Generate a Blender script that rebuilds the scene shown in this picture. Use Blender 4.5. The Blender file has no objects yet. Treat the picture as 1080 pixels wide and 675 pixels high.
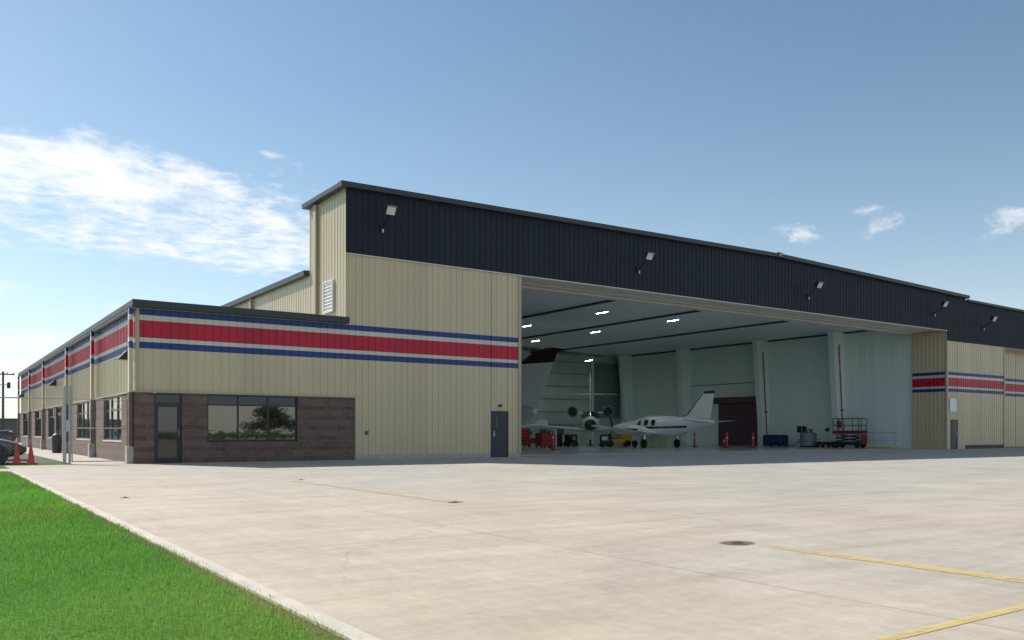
import bpy, math, random
import numpy as np
from mathutils import Vector, Matrix
random.seed(7); rng = np.random.default_rng(7)
R = math.radians
scn = bpy.context.scene
COL = scn.collection

# ------------------------------------------------------------------ helpers
class MB:
    """collects geometry that becomes ONE mesh object"""
    def __init__(s): s.v = []; s.f = []; s.m = []
    def add(s, vs, fs, m=0):
        o = len(s.v); s.v += [tuple(p) for p in vs]
        for f in fs: s.f.append([i + o for i in f]); s.m.append(m)
        return s
    def box(s, a, b, m=0):
        x0, y0, z0 = [min(p, q) for p, q in zip(a, b)]; x1, y1, z1 = [max(p, q) for p, q in zip(a, b)]
        return s.add([(x0,y0,z0),(x1,y0,z0),(x1,y1,z0),(x0,y1,z0),(x0,y0,z1),(x1,y0,z1),(x1,y1,z1),(x0,y1,z1)],
                     [(0,3,2,1),(4,5,6,7),(0,1,5,4),(1,2,6,5),(2,3,7,6),(3,0,4,7)], m)
    def obox(s, c, size, rot=(0,0,0), m=0):
        M = Matrix.Rotation(rot[2],3,'Z') @ Matrix.Rotation(rot[1],3,'Y') @ Matrix.Rotation(rot[0],3,'X')
        c = Vector(c); h = [q/2 for q in size]; vs = []
        for z in (-1,1):
            for x, y in ((-1,-1),(1,-1),(1,1),(-1,1)): vs.append(c + M @ Vector((x*h[0], y*h[1], z*h[2])))
        return s.add(vs, [(0,3,2,1),(4,5,6,7),(0,1,5,4),(1,2,6,5),(2,3,7,6),(3,0,4,7)], m)
    def loft(s, rings, m=0, c0=True, c1=True, closed=True):
        n = len(rings[0]); vs = [p for r in rings for p in r]; fs = []
        for k in range(len(rings)-1):
            for i in range(n if closed else n-1):
                j = (i+1) % n; fs.append((k*n+i, k*n+j, (k+1)*n+j, (k+1)*n+i))
        if c0: fs.append(tuple(range(n-1,-1,-1)))
        if c1: fs.append(tuple((len(rings)-1)*n+i for i in range(n)))
        return s.add(vs, fs, m)
    def cyl(s, p0, p1, r0, r1=None, n=12, m=0, cap=True):
        r1 = r0 if r1 is None else r1
        p0, p1 = Vector(p0), Vector(p1); d = (p1-p0).normalized()
        a = d.orthogonal().normalized(); b = d.cross(a)
        ring = lambda p, r: [p + r*(math.cos(t)*a + math.sin(t)*b) for t in [2*math.pi*i/n for i in range(n)]]
        return s.loft([ring(p0,r0), ring(p1,r1)], m, cap, cap)
    def tube(s, pts, r, n=6, m=0):
        for a, b in zip(pts[:-1], pts[1:]): s.cyl(a, b, r, r, n, m)
        return s
    def lathe(s, o, axis, prof, n=20, m=0, cap=True):
        """prof: (distance along axis, radius)"""
        o = Vector(o); d = Vector(axis).normalized(); a = d.orthogonal().normalized(); b = d.cross(a)
        rings = [[o + d*t + max(r,1e-4)*(math.cos(q)*a + math.sin(q)*b) for q in [2*math.pi*i/n for i in range(n)]] for t, r in prof]
        return s.loft(rings, m, cap, cap)
    def poly(s, pts, m=0): return s.add(pts, [tuple(range(len(pts)))], m)
    def prism(s, pts, d, m=0):
        """extrude a planar polygon by vector d"""
        d = Vector(d); return s.loft([[Vector(p) for p in pts], [Vector(p)+d for p in pts]], m)
    def build(s, name, mats, parent=None, world=False, smooth=None, bevel=0):
        me = bpy.data.meshes.new(name)
        vs = s.v
        if world and parent is not None:
            l = parent.location if parent.parent is None else parent.parent.location
            vs = [(x-l[0], y-l[1], z-l[2]) for x, y, z in vs]
        me.from_pydata(vs, [], s.f)
        if not isinstance(mats, (list, tuple)): mats = [mats]
        for mm in mats: me.materials.append(mm)
        if len(mats) > 1: me.polygons.foreach_set('material_index', s.m)
        me.update()
        if smooth is not None:
            me.polygons.foreach_set('use_smooth', [True]*len(me.polygons)); me.set_sharp_from_angle(angle=R(smooth))
        o = bpy.data.objects.new(name, me); COL.objects.link(o)
        if parent is not None: o.parent = parent
        if bevel:
            b = o.modifiers.new('bevel', 'BEVEL'); b.width = bevel; b.segments = 2; b.limit_method = 'ANGLE'; b.angle_limit = R(40)
        return o

def tag(o, label=None, cat=None, group=None, kind=None):
    if label: o['label'] = label
    if cat: o['category'] = cat
    if group: o['group'] = group
    if kind: o['kind'] = kind
    return o
def thing(name, label, cat, loc=(0,0,0), rz=0, group=None):
    o = bpy.data.objects.new(name, None); COL.objects.link(o)
    o.empty_display_size = .3; o.location = loc; o.rotation_euler = (0,0,rz)
    return tag(o, label, cat, group)
def dup(root, loc, rz=None, label=None):
    r = root.copy(); COL.objects.link(r); r.location = loc
    if rz is not None: r.rotation_euler = (0,0,rz)
    if label: r['label'] = label
    for ch in list(root.children):
        c = ch.copy(); COL.objects.link(c); c.parent = r
        for g in list(ch.children):
            d = g.copy(); COL.objects.link(d); d.parent = c
    return r

# ------------------------------------------------------------------ materials
def newmat(name):
    m = bpy.data.materials.new(name); m.use_nodes = True
    nt = m.node_tree; return m, nt, nt.nodes['Principled BSDF']
class N:
    def __init__(s, nt): s.nt = nt
    def __call__(s, typ, **kw):
        n = s.nt.nodes.new(typ)
        for k, v in kw.items():
            if k == 'ins':
                for i, q in v.items():
                    if hasattr(q, 'outputs'): q = q.outputs[0]
                    if isinstance(q, bpy.types.NodeSocket): s.nt.links.new(q, n.inputs[i])
                    else: n.inputs[i].default_value = q
            else: setattr(n, k, v)
        return n
    def math(s, op, a, b=0.0, c=None, clamp=False):
        ins = {0: a, 1: b}
        if c is not None: ins[2] = c
        return s('ShaderNodeMath', operation=op, use_clamp=clamp, ins=ins)
    def mix(s, f, a, b, blend='MIX'):
        n = s.nt.nodes.new('ShaderNodeMix'); n.data_type = 'RGBA'; n.blend_type = blend
        for k, q in ((0, f), (6, a), (7, b)):
            if hasattr(q, 'outputs'): q = q.outputs[2] if q.bl_idname == 'ShaderNodeMix' else q.outputs[0]
            if isinstance(q, bpy.types.NodeSocket): s.nt.links.new(q, n.inputs[k])
            else: n.inputs[k].default_value = q if k == 0 else (*q[:3], 1)
        return n
    def noise(s, vec, scale, detail=4, rough=.55):
        n = s('ShaderNodeTexNoise', ins={'Scale': scale, 'Detail': detail, 'Roughness': rough})
        if vec is not None: s.nt.links.new(vec, n.inputs['Vector'])
        return n.outputs['Fac']
    def ramp(s, f, stops):
        n = s('ShaderNodeValToRGB', ins={0: f}); e = n.color_ramp.elements
        while len(e) < len(stops): e.new(.5)
        for k, (p, c) in zip(e, stops): k.position = p; k.color = (*c, 1) if len(c) == 3 else c
        return n
    def link(s, a, b):
        if hasattr(a, 'outputs'): a = a.outputs[2] if a.bl_idname == 'ShaderNodeMix' else a.outputs[0]
        s.nt.links.new(a, b)
def mat(name, c, rough=.5, metal=0, var=.12, scale=3, bump=0, bscale=20, spec=.5, coat=0, emit=None):
    """plain paint / metal / plastic with a procedural variation of tone and roughness"""
    m, nt, p = newmat(name); n = N(nt)
    co = n('ShaderNodeTexCoord').outputs['Object']
    f = n.noise(co, scale, 5, .6)
    lo = [max(q*(1-var), 0) for q in c]; hi = [min(q*(1+var), 1) for q in c]
    n.link(n.ramp(f, [(.3, lo), (.7, hi)]), p.inputs['Base Color'])
    r = n('ShaderNodeMapRange', ins={0: f, 1: .3, 2: .7, 3: max(rough-.06, .02), 4: min(rough+.08, 1)})
    n.link(r, p.inputs['Roughness'])
    p.inputs['Metallic'].default_value = metal; p.inputs['Specular IOR Level'].default_value = spec
    p.inputs['Coat Weight'].default_value = coat
    if bump:
        b = n('ShaderNodeBump', ins={'Strength': bump, 'Distance': .02, 'Height': n.noise(co, bscale, 4)}); n.link(b, p.inputs['Normal'])
    if emit:
        p.inputs['Emission Color'].default_value = (*c, 1); p.inputs['Emission Strength'].default_value = emit
    return m
def cladding(name, c, rough=.22, var=.07):
    """factory painted sheet: tone differs a little from panel to panel, streaks run down it, sheet is a little wavy"""
    m, nt, p = newmat(name); n = N(nt)
    geo = n('ShaderNodeNewGeometry').outputs['Position']
    sp = n('ShaderNodeSeparateXYZ', ins={0: geo})
    a = n.math('ADD', sp.outputs[0], sp.outputs[1])
    pan = n('ShaderNodeTexWhiteNoise', noise_dimensions='1D', ins={'W': n.math('FLOOR', n.math('DIVIDE', a, .915))})
    vec = n('ShaderNodeCombineXYZ', ins={0: n.math('MULTIPLY', a, 4.0), 1: n.math('MULTIPLY', sp.outputs[2], .35)})
    st = n.noise(vec.outputs[0], 1.0, 5, .6)
    f = n.math('ADD', n.math('MULTIPLY', pan.outputs['Value'], .55), n.math('MULTIPLY', st, .45))
    n.link(n.ramp(f, [(.1, [q*(1-var) for q in c]), (.8, [min(q*(1+var), 1) for q in c])]), p.inputs['Base Color'])
    p.inputs['Roughness'].default_value = rough
    b = n('ShaderNodeBump', ins={'Strength': .12, 'Distance': .03, 'Height': n.noise(geo, 1.3, 2)}); n.link(b, p.inputs['Normal'])
    p.inputs['Specular IOR Level'].default_value = .5
    return m
M = {}
M['beige'] = cladding('beige_cladding', (.55, .45, .292))
M['offwhite'] = cladding('offwhite_stripe', (.57, .54, .475))
M['red'] = cladding('red_stripe', (.46, .006, .034), var=.12)
M['blue'] = cladding('blue_stripe', (.016, .040, .19), var=.1)
M['navy'] = cladding('navy_cladding', (.011, .015, .028), .55, .1); M['navy'].node_tree.nodes['Principled BSDF'].inputs['Specular IOR Level'].default_value = .3
M['dkmetal'] = mat('charcoal_trim', (.030, .037, .041), .45, var=.1)
M['tan_trim'] = mat('tan_trim', (.42, .36, .25), .45, var=.06)
M['litetrim'] = mat('pale_trim', (.62, .60, .55), .5, var=.06)
M['brownpaint'] = mat('brown_paint', (.13, .088, .075), .5, var=.12)
M['liner'] = cladding('white_liner', (.74, .84, .83), .5, .03)
M['rearliner_shaded'] = cladding('shaded_rear_liner', (.50, .57, .565), .5, .04)  # liner colour darkened to paint in the shade deep in the hangar
M['ceil'] = cladding('ceiling_liner', (.76, .84, .83), .6, .04)
M['soffit'] = mat('soffit_paint', (.80, .76, .66), .5, var=.06)
for k_ in ('red','blue'): M[k_].node_tree.nodes['Principled BSDF'].inputs['Specular IOR Level'].default_value = .3
M['beam'] = mat('dark_grey_beam', (.05, .06, .062), .6)  # plain dark grey of the beams, door tracks and wall seam
M['black'] = mat('black_plastic', (.012, .012, .013), .5, var=.2)
M['rubber'] = mat('rubber', (.018, .018, .018), .85, var=.2)
M['steel'] = mat('galvanised_steel', (.42, .43, .43), .42, .7, var=.15, scale=8)
M['dkdoor'] = mat('dark_bronze_door', (.016, .02, .026), .35, var=.15)
M['bluedoor'] = mat('dark_blue_door', (.018, .026, .045), .4, var=.12)
M['plum'] = mat('plum_roll_door', (.11, .055, .085), .5, var=.1)
M['white'] = mat('white_paint', (.78, .78, .77), .4, var=.04)
M['aircraft'] = mat('white_aircraft_paint', (.74, .76, .77), .22, var=.03, coat=.3)
M['acblue'] = mat('blue_aircraft_paint', (.02, .045, .16), .25, var=.06, coat=.3)
M['maroon'] = mat('maroon_aircraft_paint', (.030, .006, .009), .3, var=.1)
M['alu'] = mat('bare_aluminium', (.6, .6, .6), .3, .9, var=.1)
M['cone'] = mat('orange_red_cone', (.58, .035, .025), .5, var=.1)
M['redpaint'] = mat('red_paint', (.26, .013, .013), .4, var=.12)
M['redpipe'] = mat('red_pipe', (.30, .05, .06), .5)
M['yellow'] = mat('yellow_paint', (.55, .38, .03), .45, var=.1)
M['paleyel'] = mat('pale_green_slat', (.46, .50, .34), .6, var=.15)
M['darkblue'] = mat('dark_blue_tarp', (.022, .022, .11), .6, var=.15, bump=.3)
M['greyblue'] = mat('grey_blue_drum', (.17, .22, .25), .45, var=.12)
M['greydoor'] = cladding('grey_rear_door', (.20, .24, .26), .5, .05)
M['woodpole'] = mat('weathered_pole', (.09, .07, .055), .9, var=.3, bump=.4)
M['concrete'] = mat('cast_concrete', (.40, .38, .34), .85, var=.14, scale=5, bump=.2)
M['carnavy'] = mat('dark_navy_car_paint', (.010, .014, .026), .22, var=.05, coat=.6)
M['carmaroon'] = mat('dark_maroon_car_paint', (.045, .007, .012), .25, var=.05, coat=.6)
M['carwhite'] = mat('white_car_paint', (.7, .7, .7), .25, var=.03, coat=.5)
M['taillight'] = mat('red_tail_lens', (.45, .01, .01), .2)
M['headlight'] = mat('clear_lens', (.6, .62, .64), .12, .3)
M['lens'] = mat('frosted_lamp_lens', (.68, .68, .62), .35)
M['tube'] = mat('lit_strip_lamp', (.93, 1, .97), .5, var=0, emit=75.0)
M['roof'] = mat('grey_roof_sheet', (.25, .26, .26), .5, .2)
M['farwall'] = mat('grey_block_wall', (.13, .125, .14), .85, var=.15, scale=.6)
M['barkm'] = mat('bark', (.07, .055, .04), .9, var=.3)
def glass(name, tint, refl, base=(.006, .008, .010), flex=.3):
    """reflective coated glazing"""
    m, nt, p = newmat(name); n = N(nt)
    p.inputs['Base Color'].default_value = (*base, 1); p.inputs['Roughness'].default_value = .05
    g = n('ShaderNodeBsdfGlossy', ins={'Color': (*tint, 1), 'Roughness': .015})
    co = n('ShaderNodeTexCoord').outputs['Object']
    b = n('ShaderNodeBump', ins={'Strength': .07, 'Distance': .03, 'Height': n.noise(co, 1.1, 3)}); n.link(b, g.inputs['Normal'])
    lw = n('ShaderNodeLayerWeight', ins={'Blend': .35})
    f = n.math('ADD', n.math('MULTIPLY', lw.outputs['Fresnel'], flex), refl, clamp=True)
    mx = n('ShaderNodeMixShader', ins={0: f, 1: p.outputs[0], 2: g.outputs[0]})
    nt.links.new(mx.outputs[0], nt.nodes['Material Output'].inputs[0]); return m
M['glass'] = glass('bronze_tinted_glass', (.80, .76, .64), .12, flex=.22)
M['glassdk'] = glass('dark_glass', (.30, .4, .8), .015, flex=.03)
M['glassdoor'] = glass('door_glass', (.7, .72, .7), .05, flex=.08)
M['carglass'] = glass('car_glass', (.8, .85, .9), .03, flex=.3)

def block_mat():
    m, nt, p = newmat('split_face_block'); n = N(nt)
    geo = n('ShaderNodeNewGeometry').outputs['Position']
    sp = n('ShaderNodeSeparateXYZ', ins={0: geo})
    v = n('ShaderNodeCombineXYZ', ins={0: n.math('ADD', sp.outputs[0], sp.outputs[1]), 1: sp.outputs[2]})
    br = n('ShaderNodeTexBrick', offset=.5, ins={'Vector': v.outputs[0], 'Color1': (.21, .142, .115, 1), 'Color2': (.15, .10, .083, 1), 'Mortar': (.21, .175, .16, 1),
           'Scale': 1, 'Mortar Size': .011, 'Mortar Smooth': .3, 'Bias': 0, 'Brick Width': .405, 'Row Height': .2025})
    f = n.noise(geo, 16, 5, .65)
    n.link(n.mix(.55, br.outputs['Color'], n.ramp(f, [(.3, (.35,.33,.33)), (.7, (1,.97,.95))]), 'MULTIPLY'), p.inputs['Base Color'])
    p.inputs['Roughness'].default_value = .92
    crs = n.math('FLOOR', n.math('DIVIDE', sp.outputs[2], .2025)); alt = n.math('ABSOLUTE', n.math('SUBTRACT', n.math('MODULO', crs, 2.0), 0.0))
    fin_ = p.inputs['Base Color'].links[0].from_socket
    tone = n.ramp(alt, [(0, (.88,.87,.86)), (1, (1.08,1.07,1.05))])
    n.link(n.mix(1.0, fin_, tone, 'MULTIPLY'), p.inputs['Base Color'])
    h = n.math('SUBTRACT', n.math('MULTIPLY', f, .8), n.math('MULTIPLY', br.outputs['Fac'], .9))
    b = n('ShaderNodeBump', ins={'Strength': .5, 'Distance': .012, 'Height': h}); n.link(b, p.inputs['Normal'])
    return m
M['block'] = block_mat()

def concrete_mat(name='apron_concrete', base=(.455, .388, .305), grey=(.40, .375, .325), joint=6.1, glossy=.8):
    m, nt, p = newmat(name); n = N(nt)
    geo = n('ShaderNodeNewGeometry').outputs['Position']
    sp = n('ShaderNodeSeparateXYZ', ins={0: geo})
    big = n.noise(geo, .06, 3, .5); mid = n.noise(geo, .55, 6, .62); fine = n.noise(geo, 9, 6, .7)
    # long wear marks, dragged along the direction aircraft are towed
    sc = n('ShaderNodeVectorMath', operation='MULTIPLY', ins={0: geo, 1: (.35, 2.2, 1)})
    drag = n.noise(sc.outputs[0], 1.1, 6, .65)
    sc2 = n('ShaderNodeVectorMath', operation='MULTIPLY', ins={0: geo, 1: (2.6, .5, 1)})
    drag2 = n.noise(sc2.outputs[0], 1.7, 6, .7)
    col = n.mix(n.ramp(n.math('ADD', big, n.math('MULTIPLY', n.math('SUBTRACT', sp.outputs[0], 1.5), .012)), [(.38, (0,0,0)), (.62, (1,1,1))]), base, grey)
    col = n.mix(1.0, col, n.ramp(mid, [(.25, (.84,.83,.82)), (.75, (1.1,1.1,1.1))]), 'MULTIPLY')
    col = n.mix(1.0, col, n.ramp(drag, [(.28, (.84,.83,.82)), (.5, (1,1,1)), (.72, (1.10,1.10,1.11))]), 'MULTIPLY')
    col = n.mix(1.0, col, n.ramp(drag2, [(.3, (.91,.90,.89)), (.7, (1.06,1.06,1.06))]), 'MULTIPLY')
    col = n.mix(1.0, col, n.ramp(fine, [(.25, (.86,.86,.86)), (.75, (1.1,1.1,1.1))]), 'MULTIPLY')
    if joint:
        js = []
        for k, off in ((0, .95), (1, .35)):
            a = n.math('ADD', sp.outputs[k], off)
            js.append((n.math('PINGPONG', a, joint/2), n.math('FLOOR', n.math('DIVIDE', a, joint))))
        wv = n('ShaderNodeCombineXYZ', ins={0: js[0][1], 1: js[1][1]})
        wn = n('ShaderNodeTexWhiteNoise', noise_dimensions='2D', ins={'Vector': wv.outputs[0]})
        col = n.mix(1.0, col, n.ramp(wn.outputs['Value'], [(0, (.975,.975,.978)), (1, (1.015,1.014,1.012))]), 'MULTIPLY')
        d = n.math('MINIMUM', js[0][0], js[1][0])
        jf = n('ShaderNodeMapRange', ins={0: d, 1: .008, 2: .03, 3: .32, 4: 0.0})
        col = n.mix(jf, col, (.14, .12, .10))
    wob = n('ShaderNodeVectorMath', operation='ADD', ins={0: geo, 1: n('ShaderNodeVectorMath', operation='SCALE', ins={0: n('ShaderNodeTexNoise', ins={'Vector': geo, 'Scale': 1.2, 'Detail': 5.0}).outputs['Color'], 'Scale': .9}).outputs[0]})
    cr = n('ShaderNodeTexVoronoi', feature='DISTANCE_TO_EDGE', ins={'Vector': wob.outputs[0], 'Scale': .11})
    crf = n('ShaderNodeMapRange', ins={0: cr.outputs['Distance'], 1: .0006, 2: .0022, 3: .40, 4: 0.0})
    crf = n.math('MULTIPLY', crf, n('ShaderNodeMapRange', ins={0: n.noise(geo, .13, 2), 1: .50, 2: .60}))
    col = n.mix(crf, col, (.13, .11, .095))
    scv = n('ShaderNodeVectorMath', operation='MULTIPLY', ins={0: wob.outputs[0], 1: (1.4, 5.5, 1)})
    scf = n('ShaderNodeMapRange', ins={0: n.noise(scv.outputs[0], 1.6, 7, .72), 1: .60, 2: .74, 3: 0.0, 4: .45})
    col = n.mix(n.math('MULTIPLY', scf, n('ShaderNodeMapRange', ins={0: n.noise(geo, .25, 3), 1: .42, 2: .6})), col, (.56, .53, .48))
    # scattered oil drips and rust freckles
    vo = n('ShaderNodeTexVoronoi', ins={'Vector': geo, 'Scale': .42, 'Randomness': 1.0})
    spot = n('ShaderNodeMapRange', ins={0: n.math('ADD', vo.outputs['Distance'], n.math('MULTIPLY', fine, .08)), 1: .055, 2: .16, 3: .22, 4: 0.0})
    col = n.mix(spot, col, (.17, .14, .12))
    n.link(col, p.inputs['Base Color']); p.inputs['Roughness'].default_value = glossy
    b = n('ShaderNodeBump', ins={'Strength': .25, 'Distance': .01, 'Height': n.math('ADD', fine, mid)}); n.link(b, p.inputs['Normal'])
    return m
M['apron'] = concrete_mat()
M['walk'] = concrete_mat('walk_concrete', (.46, .42, .36), (.42, .39, .34), 1.5)
M['edge'] = mat('edge_concrete', (.50, .455, .375), .85, var=.14, scale=3, bump=.3)
M['asphalt'] = mat('asphalt', (.06, .058, .056), .9, var=.25, scale=1.2, bump=.4)

def floor_mat():
    m, nt, p = newmat('sealed_floor'); n = N(nt)
    geo = n('ShaderNodeNewGeometry').outputs['Position']
    f = n.noise(geo, .5, 5, .6)
    n.link(n.ramp(f, [(.3, (.42,.46,.48)), (.7, (.52,.56,.58))]), p.inputs['Base Color'])
    n.link(n('ShaderNodeMapRange', ins={0: f, 3: .12, 4: .26}), p.inputs['Roughness']); return m
M['floor'] = floor_mat()

def line_mat():
    """worn yellow paint on concrete"""
    m, nt, p = newmat('worn_yellow_line'); n = N(nt)
    geo = n('ShaderNodeNewGeometry').outputs['Position']
    a = n.noise(geo, 5, 6, .75); c = n.noise(geo, .6, 3)
    f = n.math('ADD', n.math('MULTIPLY', a, .6), n.math('MULTIPLY', c, .5))
    n.link(n.ramp(a, [(.3, (.54,.41,.13)), (.7, (.64,.51,.20))]), p.inputs['Base Color']); p.inputs['Roughness'].default_value = .75
    n.link(n.ramp(f, [(.42, (.10,.10,.10)), (.56, (.78,.78,.78))]), p.inputs['Alpha']); return m
M['line'] = line_mat()
def faint_mat():
    m, nt, p = newmat('faded_yellow_line'); n = N(nt)
    geo = n('ShaderNodeNewGeometry').outputs['Position']
    p.inputs['Base Color'].default_value = (.52,.42,.18,1); p.inputs['Roughness'].default_value = .8
    n.link(n.ramp(n.noise(geo, 3, 6, .75), [(.35, (.12,.12,.12)), (.62, (.6,.6,.6))]), p.inputs['Alpha']); return m
M['faint'] = faint_mat()
def stain_mat():
    m, nt, p = newmat('rust_stain'); n = N(nt)
    co = n('ShaderNodeTexCoord').outputs['Object']
    ln = n('ShaderNodeVectorMath', operation='LENGTH', ins={0: co})
    f = n.math('ADD', ln.outputs['Value'], n.math('MULTIPLY', n.math('SUBTRACT', n.noise(co, 9, 5, .7), .5), .22))
    n.link(n.ramp(n.noise(co, 14, 4), [(.35, (.075,.05,.04)), (.65, (.20,.13,.10))]), p.inputs['Base Color']); p.inputs['Roughness'].default_value = .9
    n.link(n('ShaderNodeMapRange', ins={0: f, 1: .16, 2: .26, 3: .95, 4: 0.0}), p.inputs['Alpha']); return m
M['stain'] = stain_mat()
def ground_mat():
    m, nt, p = newmat('turf_ground'); n = N(nt)
    geo = n('ShaderNodeNewGeometry').outputs['Position']
    a = n.noise(geo, .5, 5, .6); b = n.noise(geo, 25, 4, .7)
    c = n.mix(a, (.05, .15, .02), (.09, .18, .03))
    sx = n('ShaderNodeSeparateXYZ', ins={0: geo})
    d = n.math('ADD', n.math('ABSOLUTE', n.math('ADD', sx.outputs[0], 4.27)), n.math('MULTIPLY', n.math('SUBTRACT', n.noise(geo, 3.5, 4, .6), .5), .22))
    c = n.mix(n('ShaderNodeMapRange', ins={0: d, 1: .03, 2: .12, 3: .9, 4: 0.0}), c, (.14, .10, .065))
    c = n.mix(1.0, c, n.ramp(b, [(.3, (.6,.6,.6)), (.7, (1.25,1.25,1.25))]), 'MULTIPLY')
    n.link(c, p.inputs['Base Color']); p.inputs['Roughness'].default_value = 1; p.inputs['Specular IOR Level'].default_value = .1
    return m
M['turf'] = ground_mat()
def blade_mat():
    m, nt, p = newmat('grass_blades'); n = N(nt)
    at = n('ShaderNodeVertexColor', layer_name='tone')
    n.link(at, p.inputs['Base Color']); p.inputs['Roughness'].default_value = .55; p.inputs['Specular IOR Level'].default_value = .25
    tr = n('ShaderNodeBsdfTranslucent'); n.link(at.outputs[0], tr.inputs['Color'])
    mx = n('ShaderNodeMixShader', ins={0: .35, 1: p.outputs[0], 2: tr.outputs[0]})
    nt.links.new(mx.outputs[0], nt.nodes['Material Output'].inputs[0]); return m
M['blade'] = blade_mat()
def leaf_mat():
    m, nt, p = newmat('tree_leaves'); n = N(nt)
    geo = n('ShaderNodeNewGeometry').outputs['Position']
    n.link(n.ramp(n.noise(geo, 2.5, 3), [(.3, (.014,.028,.010)), (.7, (.032,.052,.016))]), p.inputs['Base Color']); p.inputs['Roughness'].default_value = .7
    return m
M['leaf'] = leaf_mat()

# ------------------------------------------------------------------ setting
def sheet(name, mt, rects, z, kind='structure'):
    mb = MB()
    for (a, b, c, d) in rects: mb.poly([(a,c,z),(b,c,z),(b,d,z),(a,d,z)])
    return tag(mb.build(name, mt), kind=kind)
sheet('ground', M['turf'], [(-1500, 1500, -1500, 1500)], -.016)
UD, UR, UA = 16.80, 54.34, 8.0          # west jamb, east jamb, west wall of the hangar
sheet('apron', M['apron'], [(-4.12, 170, -120, 0), (UD, UR, 0, 2.4), (62.68, 95, 0, 1.3)], 0)
sheet('hangar_floor', M['floor'], [(8.2, 54.6, 2.4, 35.4)], 0)
mb = MB(); mb.box((-4.25, -120, -.04), (-4.12, -4.5, .004)); tag(mb.build('apron_edge', M['edge']), kind='structure')
sheet('sidewalk', M['walk'], [(-2.0, -.1, 0, 60)], .004)
sheet('parking_lot', M['asphalt'], [(-60, -2.0, 2.6, 85)], -.01)
sheet('driveway', M['walk'], [(-6.5, -4.12, -4.5, -2.4), ], -.004)
mb = MB()
mb.poly([(.75,-48,.004),(.94,-48,.004),(.94,-27.12,.004),(.75,-27.12,.004)])
mb.poly([(-3.6,-30.20,.004),(45,-30.20,.004),(45,-30.12,.004),(-3.6,-30.12,.004)])
tag(mb.build('apron_marking', M['line']), kind='structure')
mb = MB(); mb.poly([(.76,-20.7,.004),(.96,-20.7,.004),(.96,-13.4,.004),(.76,-13.4,.004)])
tag(mb.build('faded_marking', M['faint']), kind='structure')
# door track in the floor
mb = MB(); mb.box((UD+.02, 2.36, -.02), (UR-.02, 2.41, .006)); mb.box((UD+.02, 1.5, -.02), (UR-.02, 1.54, .006))
tag(mb.build('floor_track', M['steel']), kind='structure')

def tie_down(x, y, sz, label):
    t = thing('tie_down', label, 'tie-down', (x, y, 0), 0, 'tie-down points in the apron'); t.scale = (sz, sz*.8, 1)
    mb = MB(); mb.poly([(math.cos(q)*.30, math.sin(q)*.30, .006) for q in [2*math.pi*i/24 for i in range(24)]])
    mb.build('rust_stain', M['stain'], t)
    mb = MB(); mb.lathe((0,0,.006), (0,0,1), [(0,.09),(.004,.09),(.005,.07),(.001,.06)], 20)
    mb.build('rim', M['woodpole'], t, smooth=30)
    mb = MB(); mb.cyl((-.06,0,.013), (.06,0,.013), .008, n=8); mb.build('anchor_bar', M['steel'], t)
tie_down(.76, -26.91, .86, 'rusty tie-down point at the end of the yellow line, nearest the camera')
tie_down(.94, -20.84, .62, 'rusty tie-down point at the start of the faded line, mid apron')
tie_down(1.19, -13.19, .42, 'small dark tie-down point on the apron, nearest the office windows')
tie_down(-3.37, -16.91, .4, 'small dark tie-down point on the apron beside the grass edge')

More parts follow.
